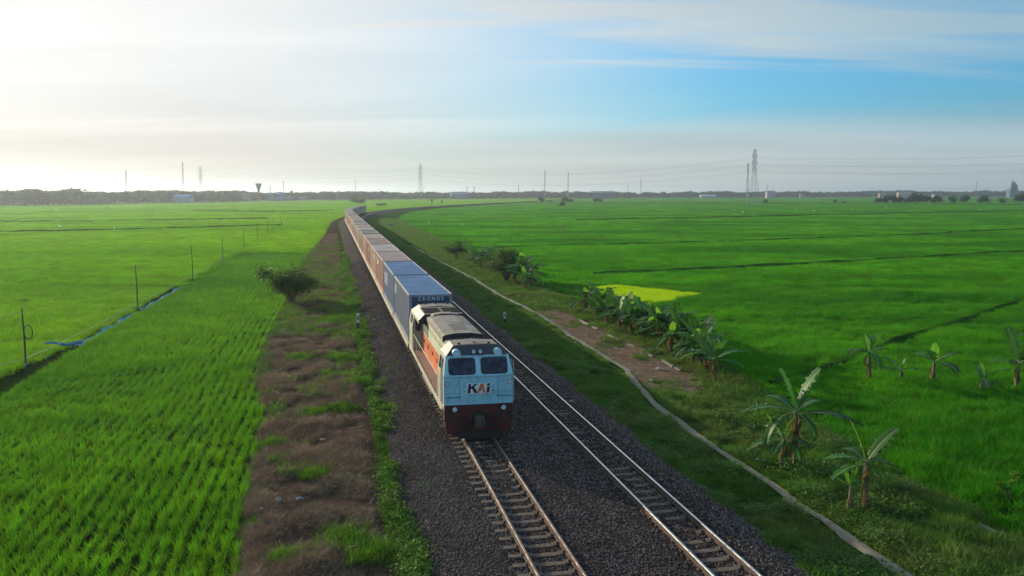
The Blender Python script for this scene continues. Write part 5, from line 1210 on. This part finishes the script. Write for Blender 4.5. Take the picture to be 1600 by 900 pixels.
def net(l0, l1, label, h=.45, s_off=.0):
    ls = np.arange(l0, l1, .3); V = []; Fc = []; rr = random.Random(int(l0))
    for i, l in enumerate(ls):
        s = float(I(l, FEN))+s_off+.12*math.sin(l*1.1)+.08*math.sin(l*2.7); hh = h*(.8+.15*math.sin(l*.9)+.18*rr.random())
        for k, (ds, z) in enumerate(((-.16, .02), (-.06, hh*.7), (.02, hh), (.10, hh*.55), (.22+.1*rr.random(), .05))):
            x, y = P2(s+ds, l); V.append((x, y, z))
    for i in range(len(ls)-1):
        for k in range(4): Fc.append((5*i+k, 5*i+k+1, 5*i+k+6, 5*i+k+5))
    tag(link('net', mesh_from('net', V, Fc, m_net, smooth=True)), label, 'net')
net(43, 60, 'blue netting lying along the ditch, nearest stretch', .26); net(62, 86, 'blue netting along the ditch between second and third pole', .22); net(112, 119, 'short blue netting patch near the fourth pole', .35)
b = MB(); xa, ya = at(70, 542, .3); xb, yb = at(128, 541, .3)
for k in range(8): u = k/8; u2 = (k+1)/8; b.box(0, 0, 0, 0, 0, 0) if False else b.tube([(xa+(xb-xa)*u, ya+(yb-ya)*u, .5+.08*math.sin(k)), (xa+(xb-xa)*u2, ya+(yb-ya)*u2, .5+.08*math.sin(k+1))], [.05+.07*u, .05+.07*u2], 6)
tag(b.build('net', [m_net]), 'rolled pale end of the netting left of the second pole', 'net')

# ================================================================== SMALL THINGS
def post(px, py, h, label, z=.45, w=.10):
    x, y = at(px, py, z); t = empty('marker_post', (x, y, z-.05), -float(heading(0)), label, 'post')
    MB().box(-w, w, -w*.6, w*.6, 0, h*.48).build('lower_post', [m_black], t)
    MB().box(-w, w, -w*.6, w*.6, h*.48+.001, h).build('upper_post', [solid('post_white', (.72, .72, .68), .6, dirt=(.4, .36, .3))], t)
    MB().box(-w*.5, w*.5, -w*.6-.006, -w*.6, h*.66, h*.86).build('number_plate', [m_black], t)
post(559.5, 516, 1.25, 'white topped marker post in the weeds left of the train'); post(788.5, 506, .95, 'short dark marker post with white top on the right bank', .5, .08)
post(553.5, 380, 1.2, 'white marker post at the ballast edge far up the train', .5, .14)
for px, py, h, lb in ((675, 325, 6, 'left dark signal post beside the railway bend'), (690.5, 324, 5, 'right dark signal post beside the railway bend')):
    x, y = at(px, py, .5); t = empty('signal_post', (x, y, .3), 0, lb, 'signal'); MB().bar((0, 0, 0), (0, 0, h), .14, 8, 0, .1).build('shaft', [m_under], t); MB().box(-.5, .5, -.2, .2, h-1.8, h).build('signal_head', [m_black], t)
x, y = at(611, 353, .3); t = empty('cable_cabinet', (x, y, .3), .1, 'small blue cabinet lying on the bank near the railway bend', 'cabinet'); MB().box(-1.0, 1.0, -.3, .3, 0, .55).build('case', [solid('cabinet_blue', (.10, .18, .30), .5)], t); MB().box(-1.05, 1.05, -.35, .35, .551, .62).build('lid', [m_gal], t)
# concrete gutter stones left of the banana row
m_slab = solid('gutter_concrete', (.25, .23, .20), .9, c2=(.17, .15, .13), scale=5, dirt=(.10, .075, .06)); i = 0
for (xa, ya, xb, yb) in ((905, 499, 920, 508), (926, 511, 934, 515), (951, 523, 966, 531), (981, 537, 991, 541), (1012, 554, 1020, 558), (1035, 563, 1052, 573), (1054, 573, 1063, 578), (1086, 590, 1096, 595), (1405, 742, 1420, 750), (1425, 752, 1440, 760), (1448, 766, 1462, 775), (1530, 818, 1556, 831)):
    a = at(xa, ya, .27); c = at(xb, yb, .27); L = math.hypot(c[0]-a[0], c[1]-a[1]); rz = math.atan2(c[1]-a[1], c[0]-a[0])
    o = MB().box(0, L, -.08, .08, -.12, .06, 0, .015, .015).build('gutter_slab', [m_slab], None, loc=(a[0], a[1], float(z_right(*SL(a[0], a[1])))+.02), rot=(random.uniform(-.05, .05), random.uniform(-.02, .02), rz))
    tag(o, '%s pale broken gutter slab from the far end, along the banana row' % ordn[i] if i < 8 else '%s narrow gutter slab in the grass at the right field edge' % ordn[i-8], 'concrete slab', 'broken gutter slabs'); i += 1
# litter
m_lit = solid('plastic_white', (.34, .33, .32), .9, spec=.05); m_litp = solid('plastic_pink', (.62, .36, .30), .6); i = 0
LIT = [(468, 783, 'white scrap on the brown bank near the bottom'), (545, 747, 'white scrap in the middle of the brown bank'), (505, 692, 'small heap of rags on the brown bank'), (462, 465, 'white scrap beneath the feathery shrub'), (417, 700, 'pale scrap at the edge of the left rice'), (585, 505, 'white paper on the ballast beside the second container'),
       (1030, 574, 'large white plastic bag on the dirt strip'), (1018, 593, 'flat white sheet on the dirt near the path'), (962, 541, 'pinkish sack in the rubbish heap on the dirt'), (945, 530, 'pale scrap in the rubbish heap on the dirt'), (787, 455, 'white scrap on the bank below the shrub clump'), (1502, 882, 'white scrap in the grass at bottom right'),
       (892, 645, 'pale blue litter between the rails of the empty track'), (900, 534, 'white scrap beside the path'), (1186, 716, 'pale scraps left of the banana pair'), (436, 780, 'white scrap low on the left bank')]
for px, py, lb in LIT:
    x, y = at(px, py, .4); s, l = SL(x, y); z = float(z_left(s, l) if s < -3 else (z_ball(s, l) if s < 6.5 else z_right(s, l))); rr = random.Random(i); r = .11 if 'large' not in lb else .24; V = []; Fc = []
    for a in range(5):
        for c in range(5): V.append(((a-2)*r*.5+rr.uniform(-.04, .04), (c-2)*r*.35+rr.uniform(-.03, .03), rr.uniform(.02, .12) if 0 < a < 4 and 0 < c < 4 else rr.uniform(0, .03)))
    for a in range(4):
        for c in range(4): Fc.append((5*a+c, 5*a+c+1, 5*a+c+6, 5*a+c+5))
    o = link('litter', mesh_from('litter', V, Fc, m_litp if 'pinkish' in lb or 'rags' in lb else m_lit), None, (x, y, z+.07), (0, 0, rr.uniform(0, 6))); tag(o, lb, 'litter'); i += 1
# egrets
m_feather = solid('egret_white', (.82, .82, .80), .7); m_beak = solid('egret_leg', (.25, .18, .05), .6)
def egret_mesh():
    b = MB(); pts = [(-.34, 0, .42), (-.18, 0, .50), (.0, 0, .54), (.14, 0, .55), (.24, 0, .60), (.25, 0, .72), (.20, 0, .84), (.24, 0, .92), (.31, 0, .93)]; b.tube(pts, [.02, .09, .13, .11, .05, .035, .03, .045, .03], 8, 0)
    b.tube([(.31, 0, .93), (.44, 0, .90)], [.018, .004], 5, 1)
    for s in (-.05, .05): b.bar((0, s, .45), (0, s, 0), .014, 4, 1)
    for s in (-1, 1): b.add([(-.30, s*.07, .42), (.10, s*.13, .46), (.12, s*.12, .60), (-.2, s*.10, .58)], [(0, 1, 2, 3)], 0)
    return b.mesh('egret', [m_feather, m_beak])
EM = egret_mesh()
EG = [(93.5, 359, 'egret standing leftmost in the left field'), (179, 362.5, 'egret standing in the left field right of the first'), (350, 351.5, 'egret near the left field line'), (438, 354, 'left of two egrets beside the poles'), (443.5, 353.5, 'right of two egrets beside the poles'), (722.5, 356, 'egret in the right field near the small tree'),
      (670, 353, 'egret at the field edge right of the train'), (1160.5, 335.5, 'egret in the field below the nearest pylon'), (1147, 332, 'egret left of the one below the pylon'), (1243, 329, 'egret right of the pylon in the far field'), (1330, 331, 'egret in the far right field'), (1384, 324, 'egret just before the midfield trees'), (1453, 320, 'egret at the foot of the midfield trees'),
      (1530, 330.5, 'egret in the right field near the dark bank'), (1426, 320, 'egret before the middle of the tree row'), (1240, 310.5, 'egret at the far edge of the field')]
EG += [(px, py, None) for px, py in ((176, 320), (184, 319.5), (192, 319.5), (222, 319), (229, 319), (271, 320), (174, 326), (265, 321.5), (1271, 333), (1385, 328), (1333, 319), (1600, 321), (1250, 311), (88, 331))]
for px, py, lb in EG:
    x, y = at(px, py, 0.); o = link('egret', EM, None, (x, y, .45), (0, 0, random.uniform(0, 6.28)), (1.5,)*3 if y > 400 else (1.15,)*3)
    tag(o, lb or 'tiny white egret in the distant field before the tree belt', 'bird', 'egrets in the rice fields')

# ================================================================== HAZE
m, nt, out = newmat('haze'); v = N(nt, 'ShaderNodeVolumePrincipled'); v.inputs['Color'].default_value = (.74, .86, .98, 1); v.inputs['Density'].default_value = .00017; v.inputs['Anisotropy'].default_value = .6
nt.links.new(v.outputs[0], out.inputs['Volume'])
hz = MB().box(-8500, 8500, -450, 11500, -1., 64.).build('haze', [m]); tag(hz, 'thin pale haze over the plain', 'haze', kind='stuff')
